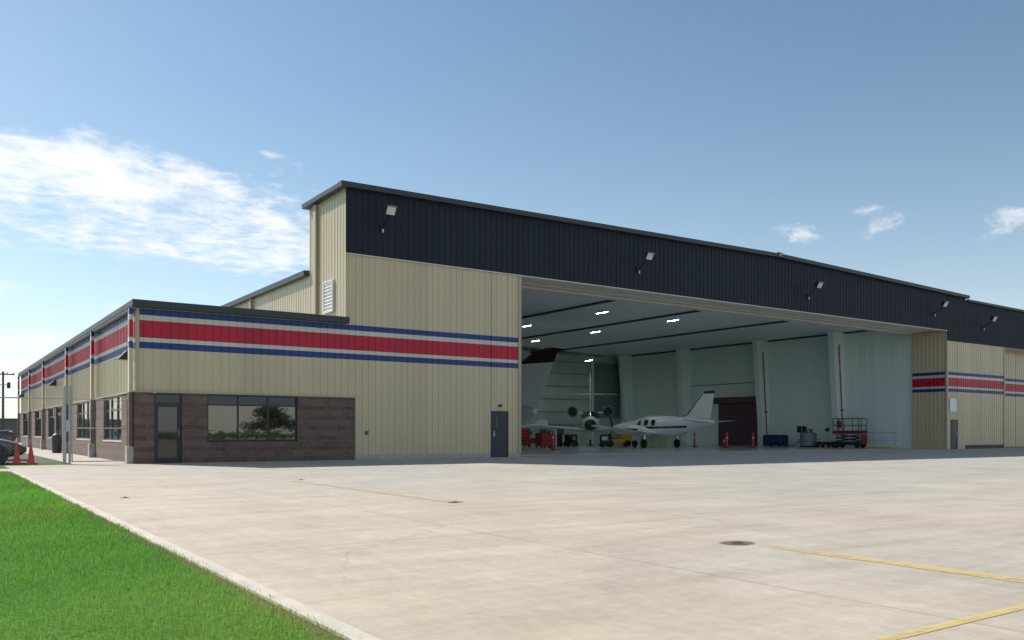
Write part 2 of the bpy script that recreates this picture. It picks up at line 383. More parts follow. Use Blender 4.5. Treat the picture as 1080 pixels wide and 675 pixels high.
# grass blades
def grass():
    th = R(34.43); cu, cv = -6.182, -32.888
    N0 = 900000
    u = rng.uniform(-21, -4.20, N0); v = rng.uniform(-32.5, -1.5, N0)
    du, dv = u-cu, v-cv
    X = du*math.cos(th) - dv*math.sin(th); Y = du*math.sin(th) + dv*math.cos(th)
    D = np.hypot(du, dv)
    keep = (Y > 2.6) & (X > -.62*Y-2.2) & ((v < -2.4) | (u < -6.5)) & ((v < -4.5) | (u < -6.5))
    dens = np.clip((8.5/np.maximum(D, 1))**1.15, .12, 1)
    keep &= rng.random(N0) < dens
    # ragged, thinning edge against the concrete
    edge = (-4.27-u); wob = .05 + .05*np.sin(v*2.1) + .04*np.sin(v*5.3+1) + .03*np.sin(v*11.7)
    keep &= rng.random(N0) < np.clip((edge+.07)/(np.abs(wob)+.05), 0, 1)
    u, v, D = u[keep], v[keep], D[keep]; n = len(u)
    def vn(s, a, b):
        return .5*(np.sin(u*s+a+1.7*np.sin(v*s*.6+b)) * np.cos(v*s*.9+b+1.3*np.sin(u*s*.7+a)))+.5
    patch = .5*vn(.7,1,2)+.3*vn(1.9,4,1)+.2*vn(4.7,2,5)
    wsc = np.clip(D/7.5, .85, 2.6)
    h = rng.uniform(.018, .045, n)*(.75+.5*patch); w = rng.uniform(.0028, .0052, n)*wsc
    a = rng.uniform(0, 2*math.pi, n); lean = rng.uniform(.1, .9, n)*h; la = a + rng.normal(math.pi/2, .6, n)
    sx, sy = np.cos(a)*w*.5, np.sin(a)*w*.5; lx, ly = np.cos(la)*lean, np.sin(la)*lean
    z0 = np.full(n, -.018)
    P = np.empty((n,5,3))
    P[:,0] = np.stack([u-sx, v-sy, z0], 1); P[:,1] = np.stack([u+sx, v+sy, z0], 1)
    P[:,2] = np.stack([u+sx*.8+lx*.35, v+sy*.8+ly*.35, z0+h*.6+.01], 1); P[:,3] = np.stack([u-sx*.8+lx*.35, v-sy*.8+ly*.35, z0+h*.6+.01], 1)
    P[:,4] = np.stack([u+lx, v+ly, z0+h+.01], 1)
    me = bpy.data.meshes.new('grass'); me.vertices.add(n*5); me.vertices.foreach_set('co', P.reshape(-1))
    me.loops.add(n*7); me.polygons.add(n*2)
    li = (np.arange(n)[:,None]*5 + np.array([0,1,2,3,3,2,4])[None]).reshape(-1)
    me.loops.foreach_set('vertex_index', li.astype(np.int32))
    me.polygons.foreach_set('loop_start', (np.arange(n)[:,None]*7+np.array([0,4])[None]).reshape(-1).astype(np.int32))
    me.update(calc_edges=True)
    dry = (rng.random(n) < .025+.04*(patch > .62)) ; t = rng.random(n)
    c = np.empty((n,4)); c[:,3] = 1
    broad = vn(.23,2,6); g = (.72+.5*patch)*(.86+.28*broad)
    yel = np.clip((vn(.41,5,2)-.55)*2.2, 0, 1)
    c[:,0] = (.11+.07*t)*g + .05*patch + .10*yel; c[:,1] = (.35+.13*t)*g; c[:,2] = (.040+.025*t)*g
    c[dry,0] = .30; c[dry,1] = .28; c[dry,2] = .11
    ca = me.color_attributes.new('tone', 'FLOAT_COLOR', 'POINT')
    ca.data.foreach_set('color', np.repeat(c, 5, 0).reshape(-1))
    me.materials.append(M['blade'])
    o = bpy.data.objects.new('grass', me); COL.objects.link(o)
    tag(o, 'bright green mown grass along the edge of the concrete apron', 'grass', kind='stuff'); return n
NG = grass()

# ------------------------------------------------------------------ ribbed walls
ZS = [4.16, 4.40, 4.55, 5.18, 5.37, 5.60]              # stripe heights
def bands(z0, z1):
    """beige wall from z0 to z1 with the painted stripes crossing it"""
    cuts = [z0] + [z for z in ZS if z0 < z < z1] + [z1]
    def mi(z): 
        for k, (a, b, m) in enumerate(((4.16,4.40,1),(4.40,4.55,2),(4.55,5.18,3),(5.18,5.37,2),(5.37,5.60,1))):
            if a <= z < b: return m
        return 0
    return cuts, [mi((a+b)/2) for a, b in zip(cuts[:-1], cuts[1:])]
STR = [M['beige'], M['blue'], M['offwhite'], M['red']]
def ribbed(mb, axis, a0, a1, pos, out, cuts, mids, pitch=.305, h=None):
    """sheet wall with trapezoidal ribs. axis 'u': runs along x at y=pos; 'v': runs along y at x=pos. out=-1/+1: the side the ribs stand out on.
    cuts may hold functions of the running coordinate"""
    if h is None: h = .026 if axis == 'u' else .017
    pr = []; k = math.floor(a0/pitch)
    while k*pitch < a1:
        b = k*pitch
        for s, d in ((0,0),(.10,0),(.106,.006),(.124,.006),(.13,0),(.205,0),(.221,h),(.262,h),(.278,0)): pr.append((b+s, d))
        k += 1
    pts = [(a0, 0)] + [(s, d) for s, d in pr if a0 < s < a1] + [(a1, 0)]
    vs = []; nz = len(cuts)
    for s, d in pts:
        q = pos + out*d
        for c in cuts:
            z = c(s) if callable(c) else c
            vs.append((s, q, z) if axis == 'u' else (q, s, z))
    flip = (axis == 'u') != (out < 0)
    o = len(mb.v); mb.v += vs
    for i in range(len(pts)-1):
        for j in range(nz-1):
            f = [i*nz+j, (i+1)*nz+j, (i+1)*nz+j+1, i*nz+j+1]
            mb.f.append([o+q for q in (f[::-1] if flip else f)]); mb.m.append(mids[j])

# ------------------------------------------------------------------ windows and doors
def window(parent, axis, a0, a1, z0, z1, pos, out, nlite, transom=None, fr='dkdoor', topdark=False, sill=True, mull=None):
    """frame > pane, sill; real bars standing round separate panes"""
    P = (lambda s, d, z: (s, pos+out*d, z)) if axis == 'u' else (lambda s, d, z: (pos+out*d, s, z))
    mb = MB(); t = .055
    mb.box(P(a0,-.06,z0), P(a1,.03,z0+t)); mb.box(P(a0,-.06,z1-t), P(a1,.03,z1))
    mb.box(P(a0,-.06,z0+t), P(a0+t,.03,z1-t)); mb.box(P(a1-t,-.06,z0+t), P(a1,.03,z1-t))
    xs = [a0+(a1-a0)*k/nlite for k in range(nlite+1)]
    for x in xs[1:-1]: mb.box(P(x-t/2,-.06,z0+t), P(x+t/2,.028,z1-t))
    if transom:
        for x, y in zip(xs[:-1], xs[1:]): mb.box(P(x+t*.5+(t*.5 if x == a0 else 0),-.06,transom-t/2), P(y-t*.5-(t*.5 if y == a1 else 0),.026,transom+t/2))
    f = mb.build('window', M[fr], parent, world=True)
    for x, y in zip(xs[:-1], xs[1:]):
        q = MB(); q.box(P(x+.01,-.03,z0+.01), P(y-.01,-.015,(transom or z1)-.01)); q.build('pane', M['glass'], f, world=True)
        if transom:
            q = MB(); q.box(P(x+.01,-.03,transom+.01), P(y-.01,-.015,z1-.01)); q.build('pane', M['glassdk' if topdark else 'glass'], f, world=True)
    if sill:
        q = MB(); q.box(P(a0-.05,-.06,z0-.06), P(a1+.05,.10+.02,z0-.002)); q.build('sill', M['litetrim'], f, world=True, bevel=.006)
    return f

# ------------------------------------------------------------------ office wing
office = thing('office_wing', 'low beige and brown office wing with red and blue stripes and a dark roof edge', 'building', (0,0,0))
ZB = 2.57
mb = MB(); c_, m_ = bands(ZB, 5.62); ribbed(mb, 'u', 0, UA, 0, -1, c_, m_); mb.build('front_cladding', STR, office)
mb = MB(); ribbed(mb, 'v', 0, 46.8, 0, -1, c_, m_); mb.build('side_cladding', STR, office)
mb = MB(); mb.poly([(0,46.8,0),(8,46.8,0),(8,46.8,5.6),(0,46.8,5.6)]); mb.build('rear_cladding', M['beige'], office)
mb = MB()
for a, b, z in ((-.1,.56,ZB),(1.53,2.44,ZB),(2.44,5.94,.78),(5.94,8.39,ZB)): mb.box((a,-.1,0),(b,.1,z))
mb.build('front_block_wall', M['block'], office)
WIN = [(2.42,6.45),(10.17,14.25),(23.4,26.6),(30.54,34.63),(39.66,43.66)]
mb = MB(); prev = .1
for a, b in WIN[:2]+[(20.2,22.8)]+WIN[2:]:
    mb.box((-.1,prev,0),(.1,a,ZB))
    if a != 20.2: mb.box((-.1,a,0),(.1,b,.78))
    prev = b
mb.box((-.1,prev,0),(.1,46.9,ZB)); mb.build('side_block_wall', M['block'], office)
mb = MB(); mb.box((-.13,-.13,ZB-.002),(8.39,-.04,ZB+.05)); mb.box((-.13,-.04,ZB-.002),(-.04,46.9,ZB+.05)); mb.build('base_flashing', M['tan_trim'], office)
mb = MB(); mb.box((-.05,-.05,ZB+.05),(.06,-.001,5.6)); mb.box((-.052,-.001,ZB+.05),(-.001,.08,5.6)); mb.build('corner_trim', M['tan_trim'], office)
# roof, fascia, gutter
mb = MB(); mb.poly([(-.1,-.1,5.80),(8.0,-.1,5.84),(8.0,46.8,5.84),(-.1,46.8,5.80)]); mb.build('roof', M['roof'], office)
mb = MB(); mb.box((-.21,-.27,5.62),(8.08,-.0,5.88)); mb.build('fascia', M['dkmetal'], office, bevel=.012)
mb = MB(); mb.box((-.20,.0,5.66),(-.0,47.0,5.88)); mb.build('gutter', M['dkmetal'], office, bevel=.012)
mb = MB(); mb.box((-.17,.0,5.61),(-.02,46.9,5.655)); mb.build('eave_strip', M['litetrim'], office)
for v in (.17, 8.85, 17.4, 28.4, 37.4, 46.4):
    mb = MB(); w = .125
    def seg(z0, z1, m): mb.box((-.26,v-w,z0),(-.132,v+w,z1),m)
    for z0, z1, m in ((.46,ZB,4),(ZB,4.16,0),(4.16,4.40,1),(4.40,4.55,2),(4.55,5.18,3),(5.18,5.37,2),(5.37,5.60,1)): seg(z0,z1,m)
    d = mb.build('downspout', STR+[M['brownpaint']], office)
    q = MB(); q.box((-.34,v-.2,0),(-.102,v+.2,.62)); q.build('concrete_boot', M['concrete'], d, bevel=.02)
window(office, 'u', 2.44, 5.94, .80, ZB-.01, 0, -1, 3, 2.17, topdark=True, sill=False)
for a, b in WIN: window(office, 'v', a, b, .80, ZB-.01, 0, -1, 3, 2.02)
# glazed entrance door, front
def glazed_door(axis, a0, a1, pos, out, top, leaf_top):
    P = (lambda s, d, z: (s, pos+out*d, z)) if axis == 'u' else (lambda s, d, z: (pos+out*d, s, z))
    mb = MB(); t = .06
    mb.box(P(a0,-.06,0), P(a0+t,.03,top)); mb.box(P(a1-t,-.06,0), P(a1,.03,top)); mb.box(P(a0+t,-.06,top-t), P(a1-t,.03,top)); mb.box(P(a0+t,-.06,leaf_top), P(a1-t,.03,leaf_top+.07))
    f = mb.build('door', M['dkdoor'], office, world=True)
    l = MB(); b0, b1 = a0+t+.004, a1-t-.004
    l.box(P(b0,-.03,.01), P(b0+.09,.012,leaf_top-.004)); l.box(P(b1-.09,-.03,.01), P(b1,.012,leaf_top-.004))
    l.box(P(b0+.09,-.03,leaf_top-.10), P(b1-.09,.012,leaf_top-.004)); l.box(P(b0+.09,-.03,.01), P(b1-.09,.012,.20))
    l.build('leaf_frame', M['dkdoor'], f, world=True)
    g = MB(); g.box(P(b0+.08,-.012,.19), P(b1-.08,-.004,leaf_top-.09)); g.build('pane', M['glassdoor'], f, world=True)
    g = MB(); g.box(P(a0+t-.01,-.02,leaf_top+.06), P(a1-t+.01,-.01,top-t+.01)); g.build('pane', M['glassdk'], f, world=True)
    h = MB(); h.tube([P(b1-.05,.012,1.0), P(b1-.05,.06,1.0), P(b1-.05,.06,1.25), P(b1-.05,.012,1.25)], .011, 8); h.build('handle', M['steel'], f, world=True)
glazed_door('u', .56, 1.53, 0, -1, ZB-.01, 2.15)
glazed_door('v', 20.2, 21.5, 0, -1, ZB-.01, 2.15); glazed_door('v', 21.5, 22.8, 0, -1, ZB-.01, 2.15)

# ------------------------------------------------------------------ main hangar
hang = thing('hangar_building', 'tall beige metal hangar with a navy gable front and a wide open door', 'building', (UA,0,0))
def top(u): return 11.24 + (u-UA)*(.34/27.4) if u < 35.4 else 11.58 - (u-35.4)*(.50/21.45)
UE = 56.85; ZD = 8.56
W = dict(parent=hang, world=True)
mb = MB(); c_, m_ = bands(.2, ZD+.02)
ribbed(mb, 'u', UA+.001, 15.20, 0, -1, c_, m_); ribbed(mb, 'u', 16.11, UD, 0, -1, c_, m_)
c2, m2 = bands(2.14, ZD+.02); ribbed(mb, 'u', 15.20, 16.11, 0, -1, c2, m2)
mb.build('front_cladding', STR, **W)
mb = MB(); mb.box((UA+.4,-.012,0),(15.17,.2,.2)); mb.box((16.14,-.012,0),(UD+.02,.2,.2)); mb.build('foundation', M['concrete'], **W)
mb = MB(); mb.box((UD-.10,-.055,.2),(UD+.055,-.003,ZD)); mb.box((UD+.003,-.003,.0),(UD+.055,.12,ZD)); mb.build('jamb_trim', M['tan_trim'], **W)
mb = MB(); ribbed(mb, 'u', UA, UR, -.03, -1, [ZD, top], [0]); ribbed(mb, 'u', UR, UE, -.03, -1, [7.84, top], [0]); mb.build('navy_cladding', M['navy'], **W)
mb = MB(); mb.box((UA,-.075,ZD-.045),(UR-.002,-.002,ZD-.002)); mb.build('lintel_trim', M['litetrim'], **W)
# coping over the gable front
mb = MB()
for a, b in ((UA-.3, 35.4), (35.4, UE+.12)):
    mb.loft([[(a,-.3,top(a)-.02),(a,.12,top(a)-.02),(a,.12,top(a)+.20),(a,-.3,top(a)+.20)], [(b,-.3,top(b)-.02),(b,.12,top(b)-.02),(b,.12,top(b)+.20),(b,-.3,top(b)+.20)]])
mb.build('coping', M['dkmetal'], **W)
# west cheek of the door head, coping, downspout, louvre
mb = MB(); ribbed(mb, 'v', -.03, 4.05, UA, -1, [5.6, 11.22], [0]); mb.build('cheek_cladding', M['beige'], **W)
mb = MB(); mb.poly([(UA,4.05,8.2),(28,4.05,9.5),(UE,4.05,9.5),(UE,4.05,11.0),(35.4,4.05,11.4),(UA,4.05,11.0)][::-1]); mb.build('rear_parapet', M['beige'], **W)
mb = MB(); mb.box((UA-.30,.122,11.22),(UA+.05,4.2,11.43)); mb.build('cheek_coping', M['dkmetal'], **W, bevel=.012)
mb = MB(); mb.box((UA-.14,2.95,5.86),(UA-.034,3.25,11.18)); mb.build('downspout', M['tan_trim'], **W)
mb = MB()
for k in range(9):
    z = 6.36+k*.145; mb.obox((UA-.06,1.66,z),(.10,.96,.014),(0,R(-38),0))
mb.box((UA-.10,1.14,6.27),(UA-.03,1.18,7.62)); mb.box((UA-.10,2.14,6.27),(UA-.03,2.18,7.62)); mb.box((UA-.10,1.18,6.27),(UA-.03,2.14,6.31)); mb.box((UA-.10,1.18,7.58),(UA-.03,2.14,7.62)); mb.box((UA-.045,1.18,6.31),(UA-.035,2.14,7.58))
mb.build('louvre', M['white'], **W)
mb = MB(); ribbed(mb, 'v', 4.05, 35.6, UA, -1, [5.6, 8.22], [0]); mb.build('west_cladding', M['beige'], **W)
mb = MB(); mb.box((UA-.25,4.06,8.20),(UA+.02,35.8,8.44)); mb.build('gutter', M['dkmetal'], **W)
for v in (12.2, 20.6, 29.0):
    mb = MB(); mb.box((UA-.16,v-.1,5.86),(UA-.034,v+.1,8.2)); mb.build('downspout', M['tan_trim'], **W)
mb = MB(); mb.poly([(UA-.1,4.05,8.45),(32.5,4.05,10.5),(32.5,35.8,10.5),(UA-.1,35.8,8.45)]); mb.poly([(32.5,4.05,10.5),(62,4.05,9.7),(62,35.8,9.7),(32.5,35.8,10.5)])
mb.poly([(UA,-.02,11.1),(35.4,-.02,11.45),(35.4,4.05,11.4),(UA,4.05,11.0)]); mb.poly([(35.4,-.02,11.45),(UE,-.02,10.95),(UE,4.05,11.0),(35.4,4.05,11.4)])
mb.build('roof', M['roof'], **W)
mb = MB(); mb.poly([(UA,35.6,0),(62,35.6,0),(62,35.6,9.7),(32.5,35.6,10.5),(UA,35.6,8.4)]); mb.build('rear_cladding', M['beige'], **W)
# door head: soffit with the three door tracks
mb = MB()
for a, b, z in ((0,.22,ZD-.0),(.26,.98,ZD+.03),(1.04,1.76,ZD+.05),(1.82,2.5,ZD+.03),(2.56,3.2,ZD-.02)): mb.box((UD,a+.002,z),(UR,b,z+.12))
mb.build('soffit', M['soffit'], **W)
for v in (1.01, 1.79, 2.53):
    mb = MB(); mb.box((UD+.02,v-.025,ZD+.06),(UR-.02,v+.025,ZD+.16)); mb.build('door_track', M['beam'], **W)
mb = MB(); mb.poly([(UD,.02,ZD+.17),(UR,.02,ZD+.17),(UR,3.2,ZD+.17),(UD,3.2,ZD+.17)][::-1]); mb.poly([(8.2,3.2,ZD),(54.6,3.2,ZD),(54.6,3.2,9.6),(8.2,3.2,9.6)]); mb.build('door_head', M['soffit'], **W)
mb = MB(); ribbed(mb, 'v', 0.13, 3.2, UD, 1, [0, ZD], [0]); mb.poly([(8.2,3.2,0),(UD,3.2,0),(UD,3.2,ZD),(8.2,3.2,ZD)]); mb.build('west_jamb', M['beige'], **W)
# liner walls
def zc(u): return 8.15 + (u-8.2)*(1.2/19.8) if u < 28 else 9.35 - (u-28)*.004
mb = MB(); ribbed(mb, 'u', 8.2, 54.6, 35.4, -1, [0, zc], [0], .6, .012); mb.build('rear_liner', M['rearliner_shaded'], **W)
mb = MB(); ribbed(mb, 'v', 2.6, 17.3, 54.6, -1, [0, 9.24], [0], .9, .012); ribbed(mb, 'v', 17.3, 21.5, 54.6, -1, [4.1, 9.24], [0], .9, .012); ribbed(mb, 'v', 21.5, 35.4, 54.6, -1, [0, 9.24], [0], .9, .012); mb.build('east_liner', M['liner'], **W)
mb = MB(); ribbed(mb, 'v', 3.2, 35.4, 8.2, 1, [0, 8.15], [0], .9, .012); mb.build('west_liner', M['liner'], **W)
mb = MB()
for a, b in ((8.2,28),(28,54.6)): mb.poly([(a,3.2,zc(a)),(a,35.4,zc(a)),(b,35.4,zc(b)),(b,3.2,zc(b))])
mb.build('ceiling_liner', M['ceil'], **W)
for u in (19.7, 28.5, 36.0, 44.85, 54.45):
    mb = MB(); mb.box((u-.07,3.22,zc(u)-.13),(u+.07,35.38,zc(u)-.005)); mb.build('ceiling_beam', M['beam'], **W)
for v in (8.6, 16.1, 25.3, 33.6):
    mb = MB(); mb.loft([[(53.85,v-.2,0),(54.58,v-.2,0),(54.58,v+.2,0),(53.85,v+.2,0)], [(52.95,v-.2,9.2),(54.58,v-.2,9.2),(54.58,v+.2,9.2),(52.95,v+.2,9.2)]])
    c = mb.build('column', M['liner'], **W)
    q = MB(); q.loft([[(53.80,v-.26,0),(53.86,v-.26,0),(53.86,v+.26,0),(53.80,v+.26,0)], [(52.90,v-.26,9.2),(52.96,v-.26,9.2),(52.96,v+.26,9.2),(52.90,v+.26,9.2)]]); q.build('flange', M['liner'], c, world=True)
    if v < 20:
        q = MB(); q.tube([(54.25,v-.29,.5),(53.95,v-.29,4.2),(53.65,v-.29,8.2)], .045, 8); q.box((53.95,v-.36,2.9),(54.15,v-.24,3.05)); q.build('red_pipe', M['redpipe'], c, world=True)
for u in (23, 38, 50.6):
    mb = MB(); mb.box((u-.12,35.1,0),(u+.12,35.385,zc(u)-.17)); mb.build('rear_post', M['liner'], **W)
for k, z in enumerate((1.9,3.2,4.5,5.8,7.1,8.3)):
    mb = MB(); mb.box((8.3,35.28,z),(50.48,35.385,z+.07)); mb.build('girt', M['greydoor'], **W)
mb = MB()
for k in range(5): mb.box((50.9,35.25,2.7+k*1.16),(54.4,35.37,2.7+k*1.16+1.10))
mb.build('rear_door', M['greydoor'], **W)
mb = MB(); mb.box((54.48,17.2,0),(54.62,21.6,4.15))
for k in range(28): mb.box((54.455,17.35,.05+k*.145),(54.478,21.45,.05+k*.145+.12))
rd = mb.build('roll_door', M['plum'], **W)
mb = MB(); mb.box((54.1,17.1,3.85),(54.595,21.9,4.4)); mb.build('hood', M['plum'], rd, world=True, bevel=.03)
mb = MB(); mb.box((54.54,16.4,5.62),(54.585,25.0,5.68)); mb.build('wall_seam', M['beam'], **W)
# personnel door in the front
def slab_door(parent, a0, a1, z1, mt, handle_side):
    mb = MB(); mb.box((a0-.05,-.06,0),(a0,.03,z1+.05)); mb.box((a1,-.06,0),(a1+.05,.03,z1+.05)); mb.box((a0,-.06,z1),(a1,.03,z1+.05))
    f = mb.build('door', M[mt], parent, world=True)
    l = MB(); l.box((a0+.004,-.035,.012),(a1-.004,.01,z1-.004)); l.build('leaf', M[mt], f, world=True)
    hx = a0+.09 if handle_side < 0 else a1-.09
    h = MB(); h.box((hx-.03,-.045,.95),(hx+.03,-.034,1.2)); h.cyl((hx,-.045,1.05),(hx,-.09,1.05),.012,n=8); h.cyl((hx,-.09,1.05),(hx-handle_side*.11,-.09,1.05),.011,n=8); h.build('handle', M['steel'], f, world=True)
    g = MB(); g.box((hx-.03+(.14 if handle_side < 0 else -.14),-.04,1.35),(hx+.05+(.14 if handle_side < 0 else -.14),-.0345,1.85)); g.build('vision_panel', M['glassdk'], f, world=True)
slab_door(hang, 15.24, 16.07, 2.09, 'bluedoor', -1)

# ------------------------------------------------------------------ side hangar on the right
side = thing('side_hangar', 'lower striped hangar bay with navy band joining the big hangar on its east side', 'building', (UR,0,0))
S = dict(parent=side, world=True)
mb = MB(); c_, m_ = bands(.28, 7.84)
ribbed(mb, 'u', UR+.001, 54.88, 0, -1, bands(0,7.84)[0], bands(0,7.84)[1]); c2, m2 = bands(2.14,7.84); ribbed(mb, 'u', 54.88, 55.77, 0, -1, c2, m2)
ribbed(mb, 'u', 55.77, 56.9, 0, -1, bands(0,7.84)[0], bands(0,7.84)[1]); ribbed(mb, 'u', 56.9, 62.68, 0, -1, c_, m_)
mb.build('front_cladding', STR, **S)
mb = MB(); c_, m_ = bands(0, ZD); ribbed(mb, 'v', 0, 2.6, UR, -1, c_, m_); mb.build('jamb_cladding', STR, **S)
mb = MB(); mb.box((UR-.05,-.055,0),(UR+.1,-.002,7.84)); mb.box((UR-.052,-.002,0),(UR-.002,.08,ZD-.05)); mb.build('corner_trim', M['tan_trim'], **S)
mb = MB(); mb.box((56.9,-.01,0),(62.66,.1,.28)); mb.build('base_slot', M['black'], **S)
mb = MB(); top2 = lambda u: 10.88-(u-UE)*.010
ribbed(mb, 'u', UE+.001, 95, -.03, -1, [7.84, top2], [0]); mb.build('navy_cladding', M['navy'], **S)
mb = MB(); a, b = UE+.13, 95; mb.loft([[(q,y,top2(q)+z) for y, z in ((-.22,-.02),(.12,-.02),(.12,.14),(-.22,.14))] for q in (a, b)]); mb.build('coping', M['dkmetal'], **S)
mb = MB(); c_, m_ = bands(.05, 7.9)
for k in range(7):
    a = 62.7+k*4.6; ribbed(mb, 'u', a+.02, a+4.58, 1.3, -1, c_, m_)
mb.build('sliding_door', STR, **S)
mb = MB(); mb.poly([(62.68,0,7.86),(95,0,7.86),(95,1.32,7.86),(62.68,1.32,7.86)][::-1]); mb.build('soffit', M['soffit'], **S)
mb = MB(); mb.box((62.6,-.05,0),(62.72,1.3,7.84)); mb.build('corner_post', M['tan_trim'], **S)
mb = MB(); mb.poly([(UE,0,10.7),(95,0,10.4),(95,36,9.0),(UE,36,9.0)]); mb.poly([(UE,4.06,5),(UE,36,5),(UE,36,9.7),(UE,4.06,9.7)]); mb.poly([(95,0,0),(95,36,0),(95,36,10),(95,0,10)]); mb.build('roof', M['roof'], **S)
slab_door(side, 54.93, 55.72, 2.09, 'bluedoor', 1)
mb = MB(); mb.box((54.70,-.062,2.70),(55.62,-.034,3.66)); mb.build('sign_panel', M['white'], **S, bevel=.006)

# ------------------------------------------------------------------ fixtures on the outside walls
def floodlight(loc, label):
    t = thing('floodlight', label, 'floodlight', loc, 0, 'floodlights along the navy gable'); t.scale = (.78, .9, .84)
    mb = MB(); mb.box((-.09,-.05,-.14),(.09,.0,.14)); mb.build('wall_plate', M['black'], t, bevel=.01)
    mb = MB(); mb.tube([(0,-.03,0),(0,-.45,.22),(0,-.80,.52)], .035, 8); mb.build('arm', M['black'], t, smooth=40)
    mb = MB(); rx = R(28)
    mb.loft([[Vector((0,-.88,.66)) + Matrix.Rotation(rx,3,'X') @ Vector((x*s,y,z*s)) for x, z in ((-.27,-.22),(.27,-.22),(.27,.22),(-.27,.22))] for y, s in ((.22,.62),(.05,.95),(-.10,1.0))])
    h = mb.build('lamp_head', M['dkmetal'], t, bevel=.015)
    mb = MB(); mb.obox(Vector((0,-.88,.66)) + Matrix.Rotation(rx,3,'X') @ Vector((0,-.112,0)), (.49,.02,.39), (rx,0,0)); mb.build('lens', M['lens'], h)
    mb = MB(); mb.obox(Vector((0,-.88,.66)) + Matrix.Rotation(rx,3,'X') @ Vector((0,-.12,.235)), (.55,.22,.015), (rx,0,0)); mb.build('visor', M['steel'], h)
    mb = MB(); mb.cyl((0,-.12,-.14),(0,-.12,-.30),.045,.03,10); mb.build('photocell', M['white'], t)
    return t
f0 = floodlight((9.62,-.062,9.82), 'boxy grey floodlight nearest the west end of the navy gable')
for loc, lab in (((24.25,-.062,9.66), 'boxy floodlight on the navy gable above the open door, second from the office end'),
                 ((38.3,-.062,9.58), 'boxy floodlight on the navy gable just right of its peak'),
                 ((52.5,-.062,9.66), 'boxy floodlight on the navy gable near the east door jamb'),
                 ((59.3,-.062,9.15), 'small dark floodlight on the lower navy band of the side hangar')): dup(f0, loc, 0, lab)
beac = thing('roof_beacon', 'small dark domed beacon on the peak of the navy gable', 'beacon', (35.4,-.18,top(35.4)+.2))
mb = MB(); mb.box((-.26,-.10,0),(.26,.10,.07)); mb.build('base', M['dkmetal'], beac, bevel=.03)
mb = MB(); mb.lathe((0,-.13,-.08),(0,-1,0),[(0,.07),(.04,.065),(.06,.04),(.07,0)],14); mb.build('lamp_dome', M['lens'], beac, smooth=40)
def wallpack(v, label):
    t = thing('wall_light', label, 'wall light', (-.034, v, 3.82), 0, 'wall lights along the office side')
    mb = MB(); mb.loft([[(0,-.24,0),(0,-.24,.36),(-.08,-.24,.36),(-.38,-.24,.02)], [(0,.24,0),(0,.24,.36),(-.08,.24,.36),(-.38,.24,.02)]]); h = mb.build('hood', M['dkdoor'], t, bevel=.01)
    mb = MB(); mb.box((-.34,-.2,-.012),(-.03,.16,.004)); mb.build('lens', M['lens'], t)
    return t
wallpack(1.52, 'dark wedge wall light nearest the office corner')
wallpack(23.6, 'dark wedge wall light halfway along the office side wall')
wallpack(44.3, 'dark wedge wall light at the far end of the office side wall')
dl = thing('door_light', 'tiny dark light above the blue personnel door', 'wall light', (15.66,-.034,2.33))
mb = MB(); mb.box((-.07,-.10,0),(.07,0,.12)); mb.build('hood', M['dkdoor'], dl, bevel=.01)
mb = MB(); mb.box((-.05,-.09,-.01),(.05,-.02,.002)); mb.build('lens', M['lens'], dl)
hb = thing('hose_bib', 'small dark hose tap on the beige wall beside the brown block base', 'tap', (8.97,-.034,1.12))
mb = MB(); mb.box((-.07,-.025,-.07),(.07,0,.07)); mb.build('plate', M['dkdoor'], hb, bevel=.008)
mb = MB(); mb.cyl((0,-.02,0),(0,-.11,0),.02,n=10); mb.cyl((0,-.10,0),(0,-.12,-.07),.016,n=10); mb.cyl((0,-.07,.02),(0,-.07,.06),.008,n=8); mb.cyl((0,-.07,.06),(0,-.07,.07),.035,n=12); mb.build('tap', M['steel'], hb)

# strip lamps under the ceiling
def striplight(u, v, z, label):
    t = thing('strip_light', label, 'ceiling light', (u, v, z), 0, 'strip lights under the hangar ceiling')
    mb = MB(); mb.box((-.08,-.56,0),(.08,.56,.05)); mb.box((-.08,-.56,-.04),(-.062,.56,0)); mb.box((.062,-.56,-.04),(.08,.56,0)); mb.box((-.062,-.56,-.04),(.062,-.545,0)); mb.box((-.062,.545,-.04),(.062,.56,0)); mb.build('housing', M['white'], t, bevel=.01)
    mb = MB(); mb.box((-.055,-.54,-.03),(.055,.54,-.002)); mb.build('lit_tube', M['tube'], t)
    mb = MB()
    for y in (-.4,.4): mb.cyl((0,y,.05),(0,y,max(zc(u)-z-.005,.08)),.008,n=6)
    mb.build('hanger', M['steel'], t)
for u, v, z, lab in ((31.0,19.4,9.2,'lit strip light in the ceiling, left of the near middle beam and farther in'),
                     (31.0,10.7,9.2,'lit strip light in the ceiling bay nearest the open door, left row'),
                     (37.7,10.8,9.2,'lit strip light highest and farthest right under the ceiling'),
                     (37.7,19.35,9.2,'lit strip light in the middle of the right row under the ceiling'),
                     (37.7,27.5,9.2,'lit strip light just above the maroon tail'),
                     (45.0,29.0,7.95,'lit strip light hanging low in front of the back wall')): striplight(u, v, z, lab)

